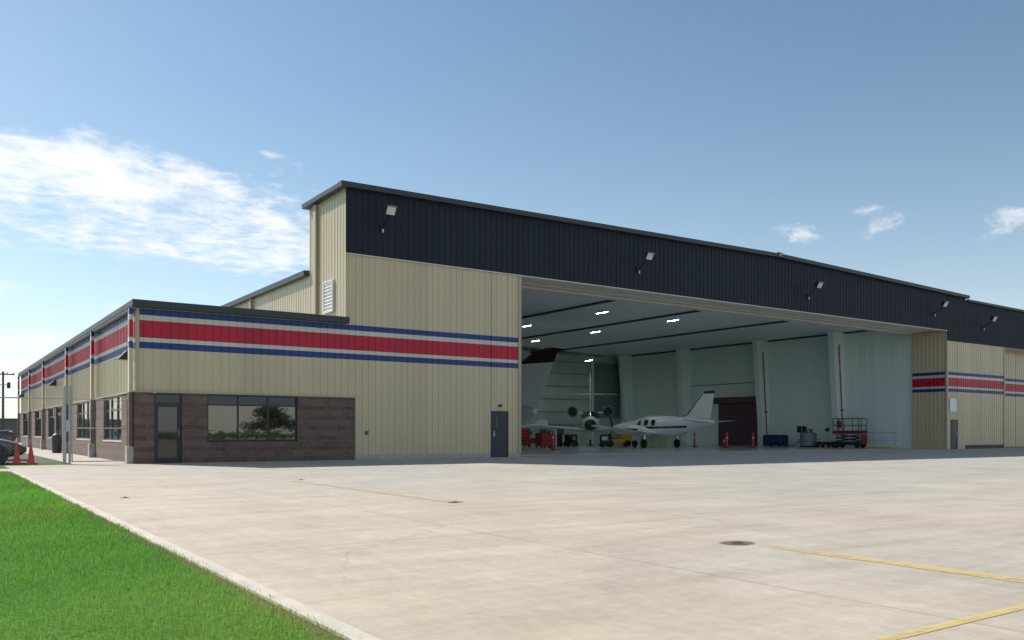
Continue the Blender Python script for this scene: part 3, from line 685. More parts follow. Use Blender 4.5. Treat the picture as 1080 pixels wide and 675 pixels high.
# ------------------------------------------------------------------ aircraft
def ring(x, zc_, ry, rz, n=20, yc=0, e=1.0):
    return [(x, yc+ry*math.copysign(abs(math.cos(t))**e, math.cos(t)), zc_+rz*math.copysign(abs(math.sin(t))**e, math.sin(t))) for t in [2*math.pi*i/n for i in range(n)]]
AF = [(0,0),(.03,.45),(.12,.85),(.30,1),(.55,.8),(.8,.38),(1,.02)]
def foil(le, chord, t, thick=(0,0,1), cd=(-1,0,0)):
    le, th, cd = Vector(le), Vector(thick), Vector(cd)
    up = [le + cd*chord*a + th*t*.5*b for a, b in AF]; dn = [le + cd*chord*a - th*t*.5*b for a, b in AF[1:]]
    return up + dn[::-1]
def wheel_part(parent, c, r, w=.14, name='wheel'):
    mb = MB(); mb.lathe(Vector(c)-Vector((0,w/2,0)), (0,1,0), [(0,r*.62),(0,r*.88),(w*.2,r),(w*.8,r),(w,r*.88),(w,r*.62)], 22)
    o = mb.build(name, M['rubber'], parent, smooth=40)
    mb = MB(); mb.lathe(Vector(c)-Vector((0,w/2-.01,0)), (0,1,0), [(0,.01),(0,r*.62),(w-.02,r*.62),(w-.02,.01)], 22); mb.build('rim', M['alu'], o, smooth=40)
    return o

# twin propeller aircraft parked nose-in, its tail towards the door
pp = thing('propeller_plane', 'small white twin-propeller aircraft with blue stripes and a blue-tipped tail', 'aircraft', (39.2,16.4,0), R(97.6)); pp.scale = (.9,1.0,1.03)
st = [(2.1,1.42,.10,.10),(2.02,1.42,.33,.30),(1.5,1.42,.50,.44),(.6,1.44,.61,.53),(-.3,1.48,.66,.58),(-.9,1.53,.69,.70),(-1.5,1.57,.70,.80),(-3.2,1.58,.70,.80),(-4.4,1.60,.62,.70),(-5.8,1.70,.42,.48),(-7.2,1.80,.22,.27),(-8.1,1.86,.08,.12)]
mb = MB(); mb.loft([ring(x,z,a,b,28,e=.92) for x,z,a,b in st]); mb.build('fuselage', M['aircraft'], pp, smooth=50)
for s in (1,-1):
    mb = MB(); pts = []
    for x, z, a, b in st[1:-2]:
        zz = [1.44+.03*max(0,-x)*.6-.085, 1.44+.03*max(0,-x)*.6+.075]
        row = []
        for q in zz:
            k = max(-1, min(1, (q-z)/b)); row.append((x, s*(a*abs(math.cos(math.asin(k)))**.92+.012), q))
        pts.append(row)
    for (a, b), (c, d) in zip(pts[:-1], pts[1:]): mb.add([a, c, d, b], [(0,1,2,3) if s > 0 else (3,2,1,0)])
    mb.build('stripe', M['acblue'], pp)
    for k, (x, w, h, z) in enumerate(((-1.05,.46,.40,1.84),(-1.85,.42,.42,1.86),(-2.6,.42,.42,1.86))):
        mb = MB(); rows = []
        for tz in (-.5,-.25,0,.25,.5):
            zz = z+tz*h; x0_, x1_ = x-w*.5, x+w*.5 - (0 if k else (tz+.5)*w*.55)
            if abs(tz) == .5: x0_ += .04; x1_ -= .04
            row = []
            for xx in (x0_, x1_):
                zcx = np.interp(-xx, [.9,1.5,3.2], [1.53,1.57,1.58]); bx = np.interp(-xx, [.9,1.5,3.2], [.70,.80,.80])
                kk = max(-1, min(1, abs((zz-zcx)/bx)**(1/.92))); row.append((xx, s*(.70*math.cos(math.asin(kk))**.92+.018), zz))
            rows.append(row)
        for r0_, r1_ in zip(rows[:-1], rows[1:]): mb.add([r0_[0], r0_[1], r1_[1], r1_[0]], [(0,1,2,3)])
        mb.build('cabin_window', M['carglass'], pp)
    mb = MB(); mb.loft([foil((-1.5,s*.3,.98),2.1,.26),foil((-1.7,s*2.2,1.12),1.85,.24),foil((-2.0,s*7.0,1.58),1.1,.13),foil((-2.2,s*7.15,1.61),.7,.05)]); mb.build('wing', M['aircraft'], pp, smooth=40)
    mb = MB(); mb.loft([foil((-6.9,s*.1,1.86),1.15,.14),foil((-7.3,s*2.9,1.98),.75,.07),foil((-7.4,s*3.0,1.98),.5,.03)]); mb.build('tailplane', M['aircraft'], pp, smooth=40)
    mb = MB(); mb.cyl((-2.9,s*2.0,1.05),(-2.9,s*2.0,.32),.06,.05,10); g = mb.build('main_gear', M['alu'], pp); wheel_part(g, (-2.9,s*2.0+.09,.32), .32, .17)
mb = MB(); mb.loft([foil((-4.9,0,2.15),2.9,.10,(0,1,0)),foil((-5.6,0,2.45),2.2,.14,(0,1,0)),foil((-7.05,0,3.85),1.1,.09,(0,1,0))]); fin = mb.build('fin', M['aircraft'], pp, smooth=40)
mb = MB(); mb.loft([foil((-7.05,0,3.85),1.12,.11,(0,1,0)),foil((-7.22,0,4.05),1.0,.08,(0,1,0))]); mb.build('fin_cap', M['acblue'], fin, smooth=40)
mb = MB(); mb.loft([foil((-4.86,0,2.16),.16,.13,(0,1,0)),foil((-5.56,0,2.46),.14,.15,(0,1,0)),foil((-7.0,0,3.85),.12,.10,(0,1,0))]); mb.build('fin_edge', M['acblue'], fin)
mb = MB(); mb.cyl((.1,0,1.1),(.0,0,.28),.05,.04,10); g = mb.build('nose_gear', M['alu'], pp); wheel_part(g, (0,0,.27), .27, .15)
mb = MB(); mb.lathe((2.05,0,1.42),(1,0,0),[(0,.20),(.10,.16),(.18,.08),(.21,.01)],16); mb.build('nose_cap', M['aircraft'], pp, smooth=50)
for s_ in (1,-1):
    y = s_*2.0
    mb = MB(); mb.loft([ring(x,z,q,r,22,yc=y) for x,z,q,r in ((.45,1.36,.20,.20),(.3,1.36,.32,.33),(-.4,1.36,.40,.42),(-1.6,1.34,.41,.42),(-2.6,1.26,.36,.34),(-3.5,1.16,.22,.18),(-4.0,1.12,.05,.05))]); nc = mb.build('nacelle', M['aircraft'], pp, smooth=50)
    for q in (1,-1):
        mb = MB(); mb.box((-2.5,y+q*.385,1.27),(.1,y+q*.425,1.40)); mb.build('stripe', M['acblue'], nc)
    mb = MB(); mb.lathe((.44,y,1.36),(1,0,0),[(0,.19),(.15,.16),(.3,.09),(.36,.01)],16); mb.build('spinner', M['alu'], nc, smooth=50)
    for k in range(3):
        a_ = R(20+120*k); d = Vector((0,math.sin(a_),math.cos(a_))); e = Vector((.3,math.cos(a_),-math.sin(a_))).normalized()
        mb = MB(); o = Vector((.55,y,1.36)); mb.prism([o+d*.15-e*.05, o+d*.5-e*.09, o+d*.98-e*.05, o+d*1.0+e*.03, o+d*.5+e*.08, o+d*.15+e*.05], (.018,0,0)); mb.build('propeller_blade', M['black'], nc)
mb = MB(); mb.cyl((-4.2,0,2.28),(-4.35,0,2.55),.015,n=6); mb.build('antenna', M['white'], pp)

# large jet: only its tall tail shows past the west jamb
ja = thing('business_jet', 'large grey jet with a tall swept T-tail topped in dark maroon', 'aircraft', (29.45,13.4,0), R(102))
mb = MB(); mb.loft([ring(x,z,a,a*1.02,26) for x,z,a in ((2.2,2.62,.2),(2.8,2.52,.48),(3.9,2.42,.80),(6,2.25,1.12),(8.5,2.15,1.24),(16.5,2.15,1.24),(18.2,2.05,1.08),(19.6,1.9,.70),(20.4,1.8,.30),(20.6,1.78,.08))]); mb.build('fuselage', mat('grey_jet_paint',(.45,.47,.49),.3,var=.04), ja, smooth=50)
mb = MB(); mb.loft([foil((7.6,0,2.9),5.75,.34,(0,1,0)),foil((6.6,0,3.3),4.85,.36,(0,1,0)),foil((4.0,0,6.0),3.52,.28,(0,1,0))]); f = mb.build('fin', mat('grey_fin_paint',(.84,.86,.87),.3,var=.04), ja, smooth=40)
mb = MB(); mb.loft([foil((4.02,0,6.005),3.56,.285,(0,1,0)),foil((2.7,0,6.62),2.5,.26,(0,1,0)),foil((2.45,0,6.80),2.4,.20,(0,1,0))]); mb.build('fin_top', M['maroon'], f, smooth=40)
mb = MB(); mb.lathe((2.7,0,6.80),(-1,0,0),[(0,.01),(.2,.14),(.6,.24),(2.0,.24),(2.7,.14),(3.3,.01)],16); mb.build('bullet_fairing', M['maroon'], f, smooth=50)
for s in (1,-1):
    mb = MB(); mb.loft([foil((2.1,s*.1,6.80),2.0,.22),foil((.35,s*4.3,6.66),1.05,.12),foil((.1,s*4.45,6.66),.7,.06)]); mb.build('tailplane', M['maroon'], ja, smooth=40)
    mb = MB(); mb.lathe((8.6,s*1.95,2.85),(-1,0,0),[(0,.50),(.06,.58),(.5,.64),(2.2,.62),(3.4,.46),(3.5,.40),(3.3,.34)],22,0,False); e = mb.build('engine', M['aircraft'], ja, smooth=50)
    mb = MB(); mb.lathe((8.5,s*1.95,2.85),(-1,0,0),[(0,.01),(.1,.49),(3.35,.36),(3.45,.01)],18); mb.build('engine_core', M['black'], e)
    mb = MB(); mb.box((5.6,s*.9,2.75),(7.8,s*1.45,2.95)); mb.build('pylon', M['aircraft'], e)
    mb = MB(); mb.loft([foil((14.6,s*.8,1.35),5.0,.5),foil((9.4,s*7.6,1.75),1.8,.16),foil((9.0,s*7.8,2.2),1.1,.08)]); mb.build('wing', M['aircraft'], ja, smooth=40)
    mb = MB(); mb.cyl((10.6,s*1.9,1.5),(10.6,s*1.9,.38),.09,n=10); g = mb.build('main_gear', M['alu'], ja); wheel_part(g, (10.6,s*1.9+.14,.40), .40, .24)
    for k in range(6):
        mb = MB(); x = 16.0-k*1.15; mb.poly([(x+.2*math.cos(q), s*1.235, 2.5+.17*math.sin(q)) for q in [2*math.pi*i/14*(-s) for i in range(14)]]); mb.build('cabin_window', M['carglass'], ja)
mb = MB(); mb.cyl((18.0,0,1.2),(18.0,0,.3),.07,n=10); g = mb.build('nose_gear', M['alu'], ja); wheel_part(g, (18.0,0,.3), .3, .22)

# twin-engined jet at the back, facing the door
jb = thing('twin_jet', 'small white twin-engined jet parked nose-on in front of the back wall', 'aircraft', (42.6,25.9,0), R(-129.6)); jb.scale = (1, 1, 1.07)
mb = MB(); mb.loft([ring(x,z,a,b,24) for x,z,a,b in ((6.0,1.55,.06,.06),(5.7,1.6,.28,.24),(5.0,1.68,.52,.46),(4.2,1.78,.70,.62),(3.4,1.9,.80,.80),(2.4,1.95,.82,.86),(-2.6,1.95,.82,.86),(-4.4,2.1,.55,.6),(-6.2,2.3,.15,.2))]); mb.build('fuselage', M['aircraft'], jb, smooth=50)
mb = MB(); mb.loft([ring(x,z,a*1.02+.008,b*1.02+.008,24) for x,z,a,b in ((6.02,1.55,.06,.06),(5.7,1.6,.28,.24),(5.1,1.67,.49,.43))]); mb.build('radome', M['black'], jb, smooth=50)
for s in (1,-1):
    mb = MB(); mb.loft([[(4.22,s*.04,2.36),(4.22,s*.60,2.14),(3.55,s*.84,2.34),(3.42,s*.04,2.78)],[(4.30,s*.04,2.40),(4.30,s*.64,2.18),(3.63,s*.88,2.38),(3.50,s*.04,2.84)]]); mb.build('windscreen', M['carglass'], jb)
    mb = MB(); mb.lathe((-.9,s*1.6,2.85),(-1,0,0),[(.25,.38),(0,.40),(.0,.42),(.06,.45),(.4,.49),(1.6,.45),(2.4,.32),(2.45,.28)],22,0,False); e = mb.build('engine', M['greyblue'], jb, smooth=50)
    mb = MB(); mb.lathe((-.93,s*1.6,2.85),(-1,0,0),[(.10,.08),(.22,.10),(.24,.385),(2.35,.27),(2.4,.01)],18); mb.build('engine_core', M['black'], e)
    mb = MB(); mb.box((-2.4,s*.7,2.72),(-1.3,s*1.2,2.84)); mb.build('pylon', M['aircraft'], e)
    mb = MB(); mb.loft([foil((1.4,s*.4,1.25),2.6,.34),foil((.5,s*5.4,1.72),1.1,.12),foil((.3,s*5.6,1.74),.8,.06)]); mb.build('wing', M['aircraft'], jb, smooth=40)
    mb = MB(); mb.loft([foil((-4.9,s*.05,4.5),1.4,.12),foil((-5.5,s*2.5,4.5),.8,.06)]); mb.build('tailplane', M['aircraft'], jb, smooth=40)
    mb = MB(); mb.cyl((-.2,s*1.6,1.3),(-.2,s*1.6,.3),.06,n=10); g = mb.build('main_gear', M['alu'], jb); wheel_part(g, (-.2,s*1.6,.30), .30, .18)
mb = MB(); mb.loft([foil((-2.9,0,2.5),3.0,.18,(0,1,0)),foil((-4.9,0,6.0),1.5,.12,(0,1,0)),foil((-5.2,0,6.35),1.2,.06,(0,1,0))]); mb.build('fin', M['aircraft'], jb, smooth=40)
mb = MB(); mb.cyl((4.2,0,1.2),(4.2,0,.25),.05,n=10); g = mb.build('nose_gear', M['alu'], jb); wheel_part(g, (4.2,0,.25), .25, .14)

# ------------------------------------------------------------------ things standing in the hangar
def post(u, v, label, h=1.15, mt='cone'):
    t = thing('traffic_post', label, 'traffic post', (u, v, 0), 0, 'red traffic posts standing in the hangar')
    mb = MB(); mb.lathe((0,0,0),(0,0,1),[(0,.20),(.04,.20),(.07,.10)],14); mb.build('base', M['rubber'], t, smooth=40)
    mb = MB(); mb.lathe((0,0,.07),(0,0,1),[(0,.085),(h-.15,.075),(h-.07,.06),(h-.06,.03),(h-.02,.03),(h-.01,.0)],14); b = mb.build('tube', M[mt], t, smooth=40)
    mb = MB(); mb.lathe((0,0,h*.62),(0,0,1),[(0,.083),(.10,.082)],14); mb.build('reflective_band', M['litetrim'], b, smooth=40)
post(27.45, 11.45, 'bright red traffic post nearest the west jamb, in front of the red chests', 1.25)
post(45.2, 15.8, 'red traffic post beyond the small aircraft, left of its tail')
post(43.95, 11.3, 'red traffic post right beside the tailplane of the small aircraft')
post(45.5, 10.1, 'red traffic post in front of the right half of the plum roll-up door')
post(35.0, 24.6, 'dark red traffic post farthest back, beside the left chest', 1.0, 'redpaint')
post(46.9, 14.2, 'short dark red traffic post beside the left edge of the plum door', .7, 'redpaint')

def chest(u, v, w, d, h, label, rz=0):
    t = thing('tool_chest', label, 'tool chest', (u, v, 0), rz, 'red tool chests behind the jet tail')
    mb = MB(); mb.box((-w/2,-d/2,.14),(w/2,d/2,h)); mb.build('cabinet', M['redpaint'], t, bevel=.015)
    k = 5; hh = (h-.22)/k
    for i in range(k):
        mb = MB(); z = .18+i*hh; mb.box((-w/2+.03,-d/2-.018,z),(w/2-.03,-d/2-.002,z+hh-.02)); dr = mb.build('drawer', M['redpaint'], t, bevel=.004)
        mb = MB(); mb.box((-w/2+.06,-d/2-.035,z+hh-.05),(w/2-.06,-d/2-.019,z+hh-.035)); mb.build('handle', M['steel'], dr)
    mb = MB(); mb.box((-w/2-.01,-d/2-.01,h),(w/2+.01,d/2+.01,h+.025)); mb.build('top_mat', M['black'], t)
    for x in (-1,1):
        for y in (-1,1):
            mb = MB(); mb.cyl((x*(w/2-.1)-.02,y*(d/2-.1),.065),(x*(w/2-.1)+.02,y*(d/2-.1),.065),.065,n=14); mb.build('castor', M['rubber'], t)
chest(31.2, 17.6, 1.2, .6, 1.10, 'wide red tool chest behind the brightest traffic post', R(20))
chest(32.6, 18.6, .9, .6, .95, 'narrow red tool chest, right-hand one of the row', R(10))
chest(31.6, 21.0, 1.5, .6, 1.45, 'tall dark red tool chest beside the west jamb', R(15))
lad = thing('step_ladder', 'yellow green folding step ladder standing by the nose of the jet', 'ladder', (36.8,18.95,0), R(40))
for s in (-1,1):
    mb = MB(); mb.obox((s*.24,-.22,.62),(.05,.03,1.26),(R(-18),0,0)); mb.build('rail', M['paleyel'], lad)
    mb = MB(); mb.obox((s*.22,.22,.62),(.04,.03,1.26),(R(18),0,0)); mb.build('rear_rail', M['paleyel'], lad)
for k in range(4):
    mb = MB(); z = .25+k*.27; mb.box((-.24,-.41+z*.31,z),(.24,-.31+z*.31,z+.025)); mb.build('step', M['alu'], lad)
mb = MB(); mb.box((-.27,-.09,1.2),(.27,.09,1.24)); mb.build('top_cap', M['yellow'], lad)
tug = thing('tow_tractor', 'low yellow aircraft tow tractor parked beyond the near wing of the small aircraft', 'tow tractor', (40.6,19.9,0), R(-34))
mb = MB(); mb.box((-1.1,-.55,.28),(1.1,.55,.62)); mb.box((.15,-.52,.62),(1.1,.52,.95)); mb.build('body', M['yellow'], tug, bevel=.05)
mb = MB(); mb.box((-.75,-.4,.62),(-.1,.4,.72)); mb.box((-.8,-.4,.72),(-.68,.4,1.05)); mb.build('seat', M['black'], tug, bevel=.03)
mb = MB(); mb.cyl((.1,0,.85),(-.05,0,1.05),.02,n=8); mb.lathe((-.06,0,1.06),(-.6,0,.8),[(0,.19),(.02,.2),(.04,.19)],16); mb.build('steering_wheel', M['black'], tug)
mb = MB(); mb.box((1.08,-.5,.35),(1.16,.5,.5)); mb.box((-1.16,-.5,.35),(-1.08,.5,.5)); mb.build('bumper', M['black'], tug)
for x in (-.7,.7):
    for y in (-.52,.52): wheel_part(tug, (x,y,.27), .27, .2)
gp = thing('ground_power_cart', 'black ground power cart standing between the yellow tractor and the step ladder', 'cart', (37.8,18.2,0), R(-34))
mb = MB(); mb.box((-.45,-.35,.25),(.45,.35,1.0)); mb.build('housing', M['black'], gp, bevel=.05)
mb = MB(); mb.box((-.35,-.37,.55),(.15,-.352,.85)); mb.build('panel', M['steel'], gp)
mb = MB(); mb.tube([(-.45,-.25,.8),(-.75,-.25,1.0),(-.75,.25,1.0),(-.45,.25,.8)],.02,8); mb.build('handle', M['steel'], gp)
for x in (-.28,.28):
    for y in (-.36,.36): wheel_part(gp, (x,y,.2), .2, .12)
g2 = dup(gp, (36.2,20.6,0), R(20), 'black ground power cart farthest back, behind the step ladder')
g3 = dup(gp, (35.2,21.3,0), R(-60), 'black ground power cart between the long work bench and the step ladder')
for q in (gp, g2, g3): q['group'] = 'ground power carts in the hangar'
sr = thing('slatted_crate', 'pale green slatted crate on the floor under the small aircraft', 'crate', (41.9,16.9,0), R(-34))
for k in range(9):
    mb = MB(); x = -1.1+k*.275; mb.box((x-.06,-.4,.06),(x+.06,-.36,.78)); mb.build('slat', M['paleyel'], sr)
    mb = MB(); mb.box((x-.06,.36,.06),(x+.06,.4,.78)); mb.build('slat', M['paleyel'], sr)
mb = MB(); mb.box((-1.2,-.36,.0),(1.2,.36,.06)); mb.build('base', M['paleyel'], sr)
mb = MB(); mb.box((-1.2,-.42,.7),(1.2,-.402,.78)); mb.box((-1.2,.402,.7),(1.2,.42,.78)); mb.build('top_rail', M['paleyel'], sr)
bn = thing('covered_cart', 'dark blue covered cart with rounded corners against the east wall', 'cart', (53.3,14.2,0), R(90))
mb = MB(); mb.box((-1.0,-.5,.12),(1.0,.5,1.0)); o = mb.build('cover', M['darkblue'], bn, bevel=.16)
mb = MB(); mb.box((-.95,-.45,.08),(.95,.45,.2)); mb.build('frame', M['black'], bn)
for x in (-.75,.75):
    for y in (-.38,.38): wheel_part(bn, (x,y,.11), .11, .08, 'castor')
tk = thing('storage_tank', 'grey blue upright tank with fittings on top beside the east wall', 'tank', (53.0,10.7,0))
mb = MB(); mb.lathe((0,0,.1),(0,0,1),[(0,.60),(.02,.64),(1.0,.64),(1.07,.58),(1.1,.2),(1.11,.0)],26); mb.build('drum', M['greyblue'], tk, smooth=40)
mb = MB(); mb.box((-.15,-.7,0),(.15,.7,.1)); mb.box((-.6,-.15,0),(.6,.15,.1)); mb.build('skid', M['black'], tk)
mb = MB(); mb.cyl((0,-.25,1.18),(0,-.25,1.45),.12,n=14); mb.cyl((0,.25,1.18),(0,.25,1.36),.14,n=14); mb.tube([(0,-.25,1.4),(0,-.05,1.5),(0,.25,1.36)],.03,8); mb.build('pump', M['dkdoor'], tk)
ew = thing('electrical_box', 'pair of dark electrical boxes with a trailing hose on the east wall', 'electrical box', (54.58,12.4,1.2))
for y in (-.35,.15):
    mb = MB(); mb.box((-.16,y,0),(0,y+.32,.52)); mb.build('box', M['dkdoor'], ew, bevel=.01)
mb = MB(); mb.tube([(-.1,0,0),(-.14,.05,-.4),(-.2,.35,-.85),(-.3,.8,-1.12),(-.35,1.4,-1.17)],.025,8); mb.build('hose', M['dkmetal'], ew, smooth=60)
eb = thing('outlet_box', 'small single dark box on the east wall above the storage tank', 'electrical box', (54.58,10.0,1.3))
mb = MB(); mb.box((-.12,-.17,0),(0,.17,.26)); mb.build('box', M['dkdoor'], eb, bevel=.02)
mb = MB(); mb.cyl((-.06,0,0),(-.06,0,-1.3),.018,n=8); mb.build('conduit', M['steel'], eb)
pc = thing('platform_cart', 'low dark platform cart with small wheels beside the scissor lift', 'cart', (53.0,9.05,0), R(90))
mb = MB(); mb.box((-.75,-.38,.34),(.75,.38,.44)); mb.build('deck', M['black'], pc, bevel=.015)
mb = MB(); mb.tube([(.7,-.3,.44),(.78,-.3,.62),(.78,.3,.62),(.7,.3,.44)],.02,8); mb.build('handle', M['steel'], pc)
mb = MB(); mb.box((-.6,-.3,.2),(.6,.3,.34)); mb.build('chassis', M['woodpole'], pc)
for x in (-.5,.5):
    for y in (-.3,.3): wheel_part(pc, (x,y,.17), .17, .09)
# scissor lift
sl = thing('scissor_lift', 'red and black scissor lift parked by the east wall', 'scissor lift', (52.9,6.85,0), R(90))
mb = MB(); mb.box((-1.2,-.38,.22),(1.2,.38,.50)); mb.build('chassis', M['black'], sl, bevel=.03)
for x in (-.9,.9):
    for y in (-.38,.38):
        w = wheel_part(sl, (x,y,.24), .24, .16)
mb = MB()
for k in range(2):
    for y in (-.28,.28):
        z0 = .54+k*.26
        for a, b in (((-1.0,y,z0),(1.0,y+.03,z0+.22)),((1.0,y,z0),(-1.0,y+.03,z0+.22))): mb.cyl(a,b,.035,n=6)
mb.build('scissor_arms', M['dkmetal'], sl)
mb = MB(); mb.box((-1.25,-.40,1.08),(1.25,.40,1.2)); mb.box((-1.25,-.40,1.2),(1.25,-.385,1.34)); mb.box((-1.25,.385,1.2),(1.25,.40,1.34)); mb.build('platform', M['redpaint'], sl)
mb = MB()
for y in (-.38,.38):
    for z in (1.75,2.28): mb.cyl((-1.22,y,z),(1.22,y,z),.026,n=8)
    for x in (-1.22,-.5,.75,1.22): mb.cyl((x,y,1.2),(x,y,2.28),.026,n=8)
for x in (-1.22,1.22):
    for z in (1.75,2.28): mb.cyl((x,-.38,z),(x,.38,z),.026,n=8)
mb.build('guard_rail', M['black'], sl)
mb = MB(); mb.box((.95,-.36,1.55),(1.2,-.1,2.1)); mb.build('control_box', M['redpaint'], sl, bevel=.03)
mb = MB(); mb.box((-1.28,-.34,.3),(-1.205,.34,1.06)); mb.build('ladder_end', M['redpaint'], sl)
# tube stand
ts = thing('tube_stand', 'grey tubular work stand with a yellow base beside the east jamb', 'work stand', (52.6,3.95,0), R(90))
mb = MB()
for s in (-1,1):
    for x in (-.85,.85): mb.cyl((x+.1*(1 if x < 0 else -1)*0,s*.45,.08),(x,s*.28,1.18),.022,n=8)
    mb.cyl((-1.15,s*.28,1.18),(1.1,s*.28,1.18),.022,n=8); mb.cyl((-1.0,s*.36,.62),(1.0,s*.36,.62),.018,n=8)
for x in (-1.15,1.1): mb.cyl((x,-.28,1.18),(x,.28,1.18),.022,n=8)
mb.build('tubes', M['steel'], ts)
mb = MB(); mb.box((-1.1,-.5,.02),(1.1,-.4,.10)); mb.box((-1.1,.4,.02),(1.1,.5,.10)); mb.box((-1.1,-.4,.02),(-1.0,.4,.10)); mb.box((1.0,-.4,.02),(1.1,.4,.10)); mb.build('base', M['yellow'], ts)
def bench(u, v, w, label, rz, items):
    t = thing('work_bench', label, 'work bench', (u, v, 0), rz, 'work benches along the back of the hangar')
    mb = MB(); mb.box((-w/2,-.4,.88),(w/2,.4,.95)); mb.build('top', M['litetrim'], t, bevel=.01)
    for x in (-w/2+.1, w/2-.1):
        for y in (-.33,.33):
            mb = MB(); mb.box((x-.035,y-.035,0),(x+.035,y+.035,.88)); mb.build('leg', M['dkmetal'], t)
    mb = MB(); mb.box((-w/2+.12,-.35,.25),(w/2-.12,.35,.29)); mb.build('shelf', M['dkmetal'], t)
    c, s_ = math.cos(rz), math.sin(rz)
    for x, y, ww, hh, mt, lab, cat, zb in items:
        o = thing('storage_box', lab, cat, (u+x*c-y*s_, v+x*s_+y*c, zb), rz, 'boxes kept on the work benches')
        mb = MB(); mb.box((-ww/2,-.22,0),(ww/2,.22,hh)); mb.build('bin', M[mt], o, bevel=.02)
        mb = MB(); mb.box((-ww/2-.01,-.23,hh),(ww/2+.01,.23,hh+.04)); mb.build('lid', M['black'], o, bevel=.01)
bench(34.3, 23.3, 3.2, 'long work bench behind the red tool chests, nearest the west jamb', R(-34),
      [(-1.2,0,.5,.35,'black','black storage box at the left end of the bench behind the chests','box',.95),(-.3,.05,.6,.25,'redpaint','red storage box in the middle of the bench behind the chests','box',.95),(.9,0,.55,.4,'dkmetal','charcoal storage box at the right end of the bench behind the chests','box',.95),(.2,0,.7,.35,'redpaint','red storage box on the lower shelf of the bench behind the chests','box',.29)])
bench(37.6, 24.6, 2.4, 'short work bench beside the nose of the twin-engined jet', R(-34),
      [(-.6,0,.55,.3,'darkblue','dark blue storage box on the bench beside the twin-engined jet','box',.95),(.5,0,.6,.42,'dkmetal','charcoal storage box on the bench beside the twin-engined jet','box',.95)])
wp = thing('stanchion', 'thin white stanchion pole standing among the red chests', 'stanchion', (28.9,13.0,0))
mb = MB(); mb.lathe((0,0,0),(0,0,1),[(0,.18),(.03,.18),(.05,.04)],14); mb.build('base', M['black'], wp, smooth=40)
mb = MB(); mb.lathe((0,0,.05),(0,0,1),[(0,.03),(1.25,.03),(1.27,.045),(1.31,.03),(1.32,0)],10); mb.build('pole', M['white'], wp, smooth=40)

# ------------------------------------------------------------------ west side: cones, cars, fence, pole
def cone(u, v, label):
    t = thing('traffic_cone', label, 'traffic cone', (u, v, 0), R(random.uniform(0,40)), 'traffic cones at the end of the fence')
    mb = MB(); mb.box((-.19,-.19,0),(.19,.19,.035)); mb.build('base', M['cone'], t, bevel=.012)
    mb = MB(); mb.lathe((0,0,.035),(0,0,1),[(0,.135),(.03,.12),(.62,.035),(.70,.03),(.70,.0)],20); mb.build('body', M['cone'], t, smooth=40)
cone(-3.62, 1.75, 'orange red traffic cone in front of the dark car wheel')
cone(-3.20, 1.55, 'orange red traffic cone between the dark car and the fence post')

def hull(x, zb, zt, hw, cr=.86):
    zm = zb + (zt-zb)*.5
    L = [(-hw*.86,zb),(-hw*.97,zb+.06),(-hw,zm),(-hw*.985,zt-.10),(-hw*cr,zt-.02),(-hw*.45,zt+.015)]
    return [(x,y,z) for y, z in L] + [(x,-y,z) for y, z in L[::-1]]
def car(label, loc, rz, paint):
    t = thing('parked_car', label, 'car', loc, rz, 'cars parked beside the office')
    mb = MB(); mb.loft([hull(*q) for q in ((-2.32,.46,.78,.66),(-2.22,.30,.95,.78),(-1.7,.24,1.0,.85),(-1.0,.2,.98,.88),(0,.2,.96,.89),(.9,.2,.95,.88),(1.3,.22,.90,.87),(1.8,.24,.80,.84),(2.15,.30,.70,.76),(2.32,.42,.60,.62))]); mb.build('body', M[paint], t, smooth=35)
    def gh(x0, x1, r0, r1, z0, z1, w0, w1): return [[(x0,-w0,z0),(x1,-w0,z0),(x1,w0,z0),(x0,w0,z0)], [(r0,-w1,z1),(r1,-w1,z1),(r1,w1,z1),(r0,w1,z1)]]
    mb = MB(); mb.loft(gh(-1.72,1.12,-1.02,.22,.955,1.40,.79,.60)); g = mb.build('glazing', M['carglass'], t, bevel=.03)
    mb = MB(); mb.loft(gh(-1.04,.24,-.90,.10,1.395,1.44,.605,.54)); mb.build('roof', M[paint], t, bevel=.03)
    for s in (-1,1):
        mb = MB()
        for a, b in (((1.14,s*.80,.95),(.22,s*.605,1.41)),((-.25,s*.80,.95),(-.32,s*.61,1.41)),((-1.74,s*.80,.95),(-1.03,s*.605,1.41))): mb.cyl(a,b,.045,n=6)
        mb.build('pillar', M[paint], t)
        mb = MB(); mb.obox((2.16,s*.56,.66),(.16,.30,.11),(0,R(20),R(-22*s))); mb.build('headlight', M['headlight'], t, bevel=.02)
        mb = MB(); mb.obox((-2.24,s*.60,.80),(.10,.28,.14),(0,0,R(14*s))); mb.build('tail_light', M['taillight'], t, bevel=.02)
        mb = MB(); mb.obox((.82,s*.97,1.0),(.16,.16,.11)); mb.build('mirror', M[paint], t, bevel=.03)
        mb = MB(); mb.box((-.3,s*.885,.78),(-.12,s*.905,.81)); mb.build('door_handle', M[paint], t)
        for x in (-1.36,1.40):
            mb = MB(); mb.cyl((x,s*.70,.33),(x,s*.878,.33),.375,n=24); mb.build('wheel_arch', M['black'], t)
            wheel_part(t, (x,s*.80,.325), .325, .20)
    mb = MB(); mb.obox((2.29,0,.50),(.06,.8,.14)); mb.build('grille', M['black'], t)
    return t
car('dark navy car with its nose towards the office, behind the two cones', (-5.55,2.95,0), R(-4), 'carnavy')
car('white car beyond the maroon pickup, only its roof showing', (-4.3,27.2,0), R(0), 'carwhite')
tr = thing('pickup_truck', 'dark maroon pickup truck parked tail towards the office', 'pickup truck', (-5.9,7.75,-.01), R(176), 'cars parked beside the office')
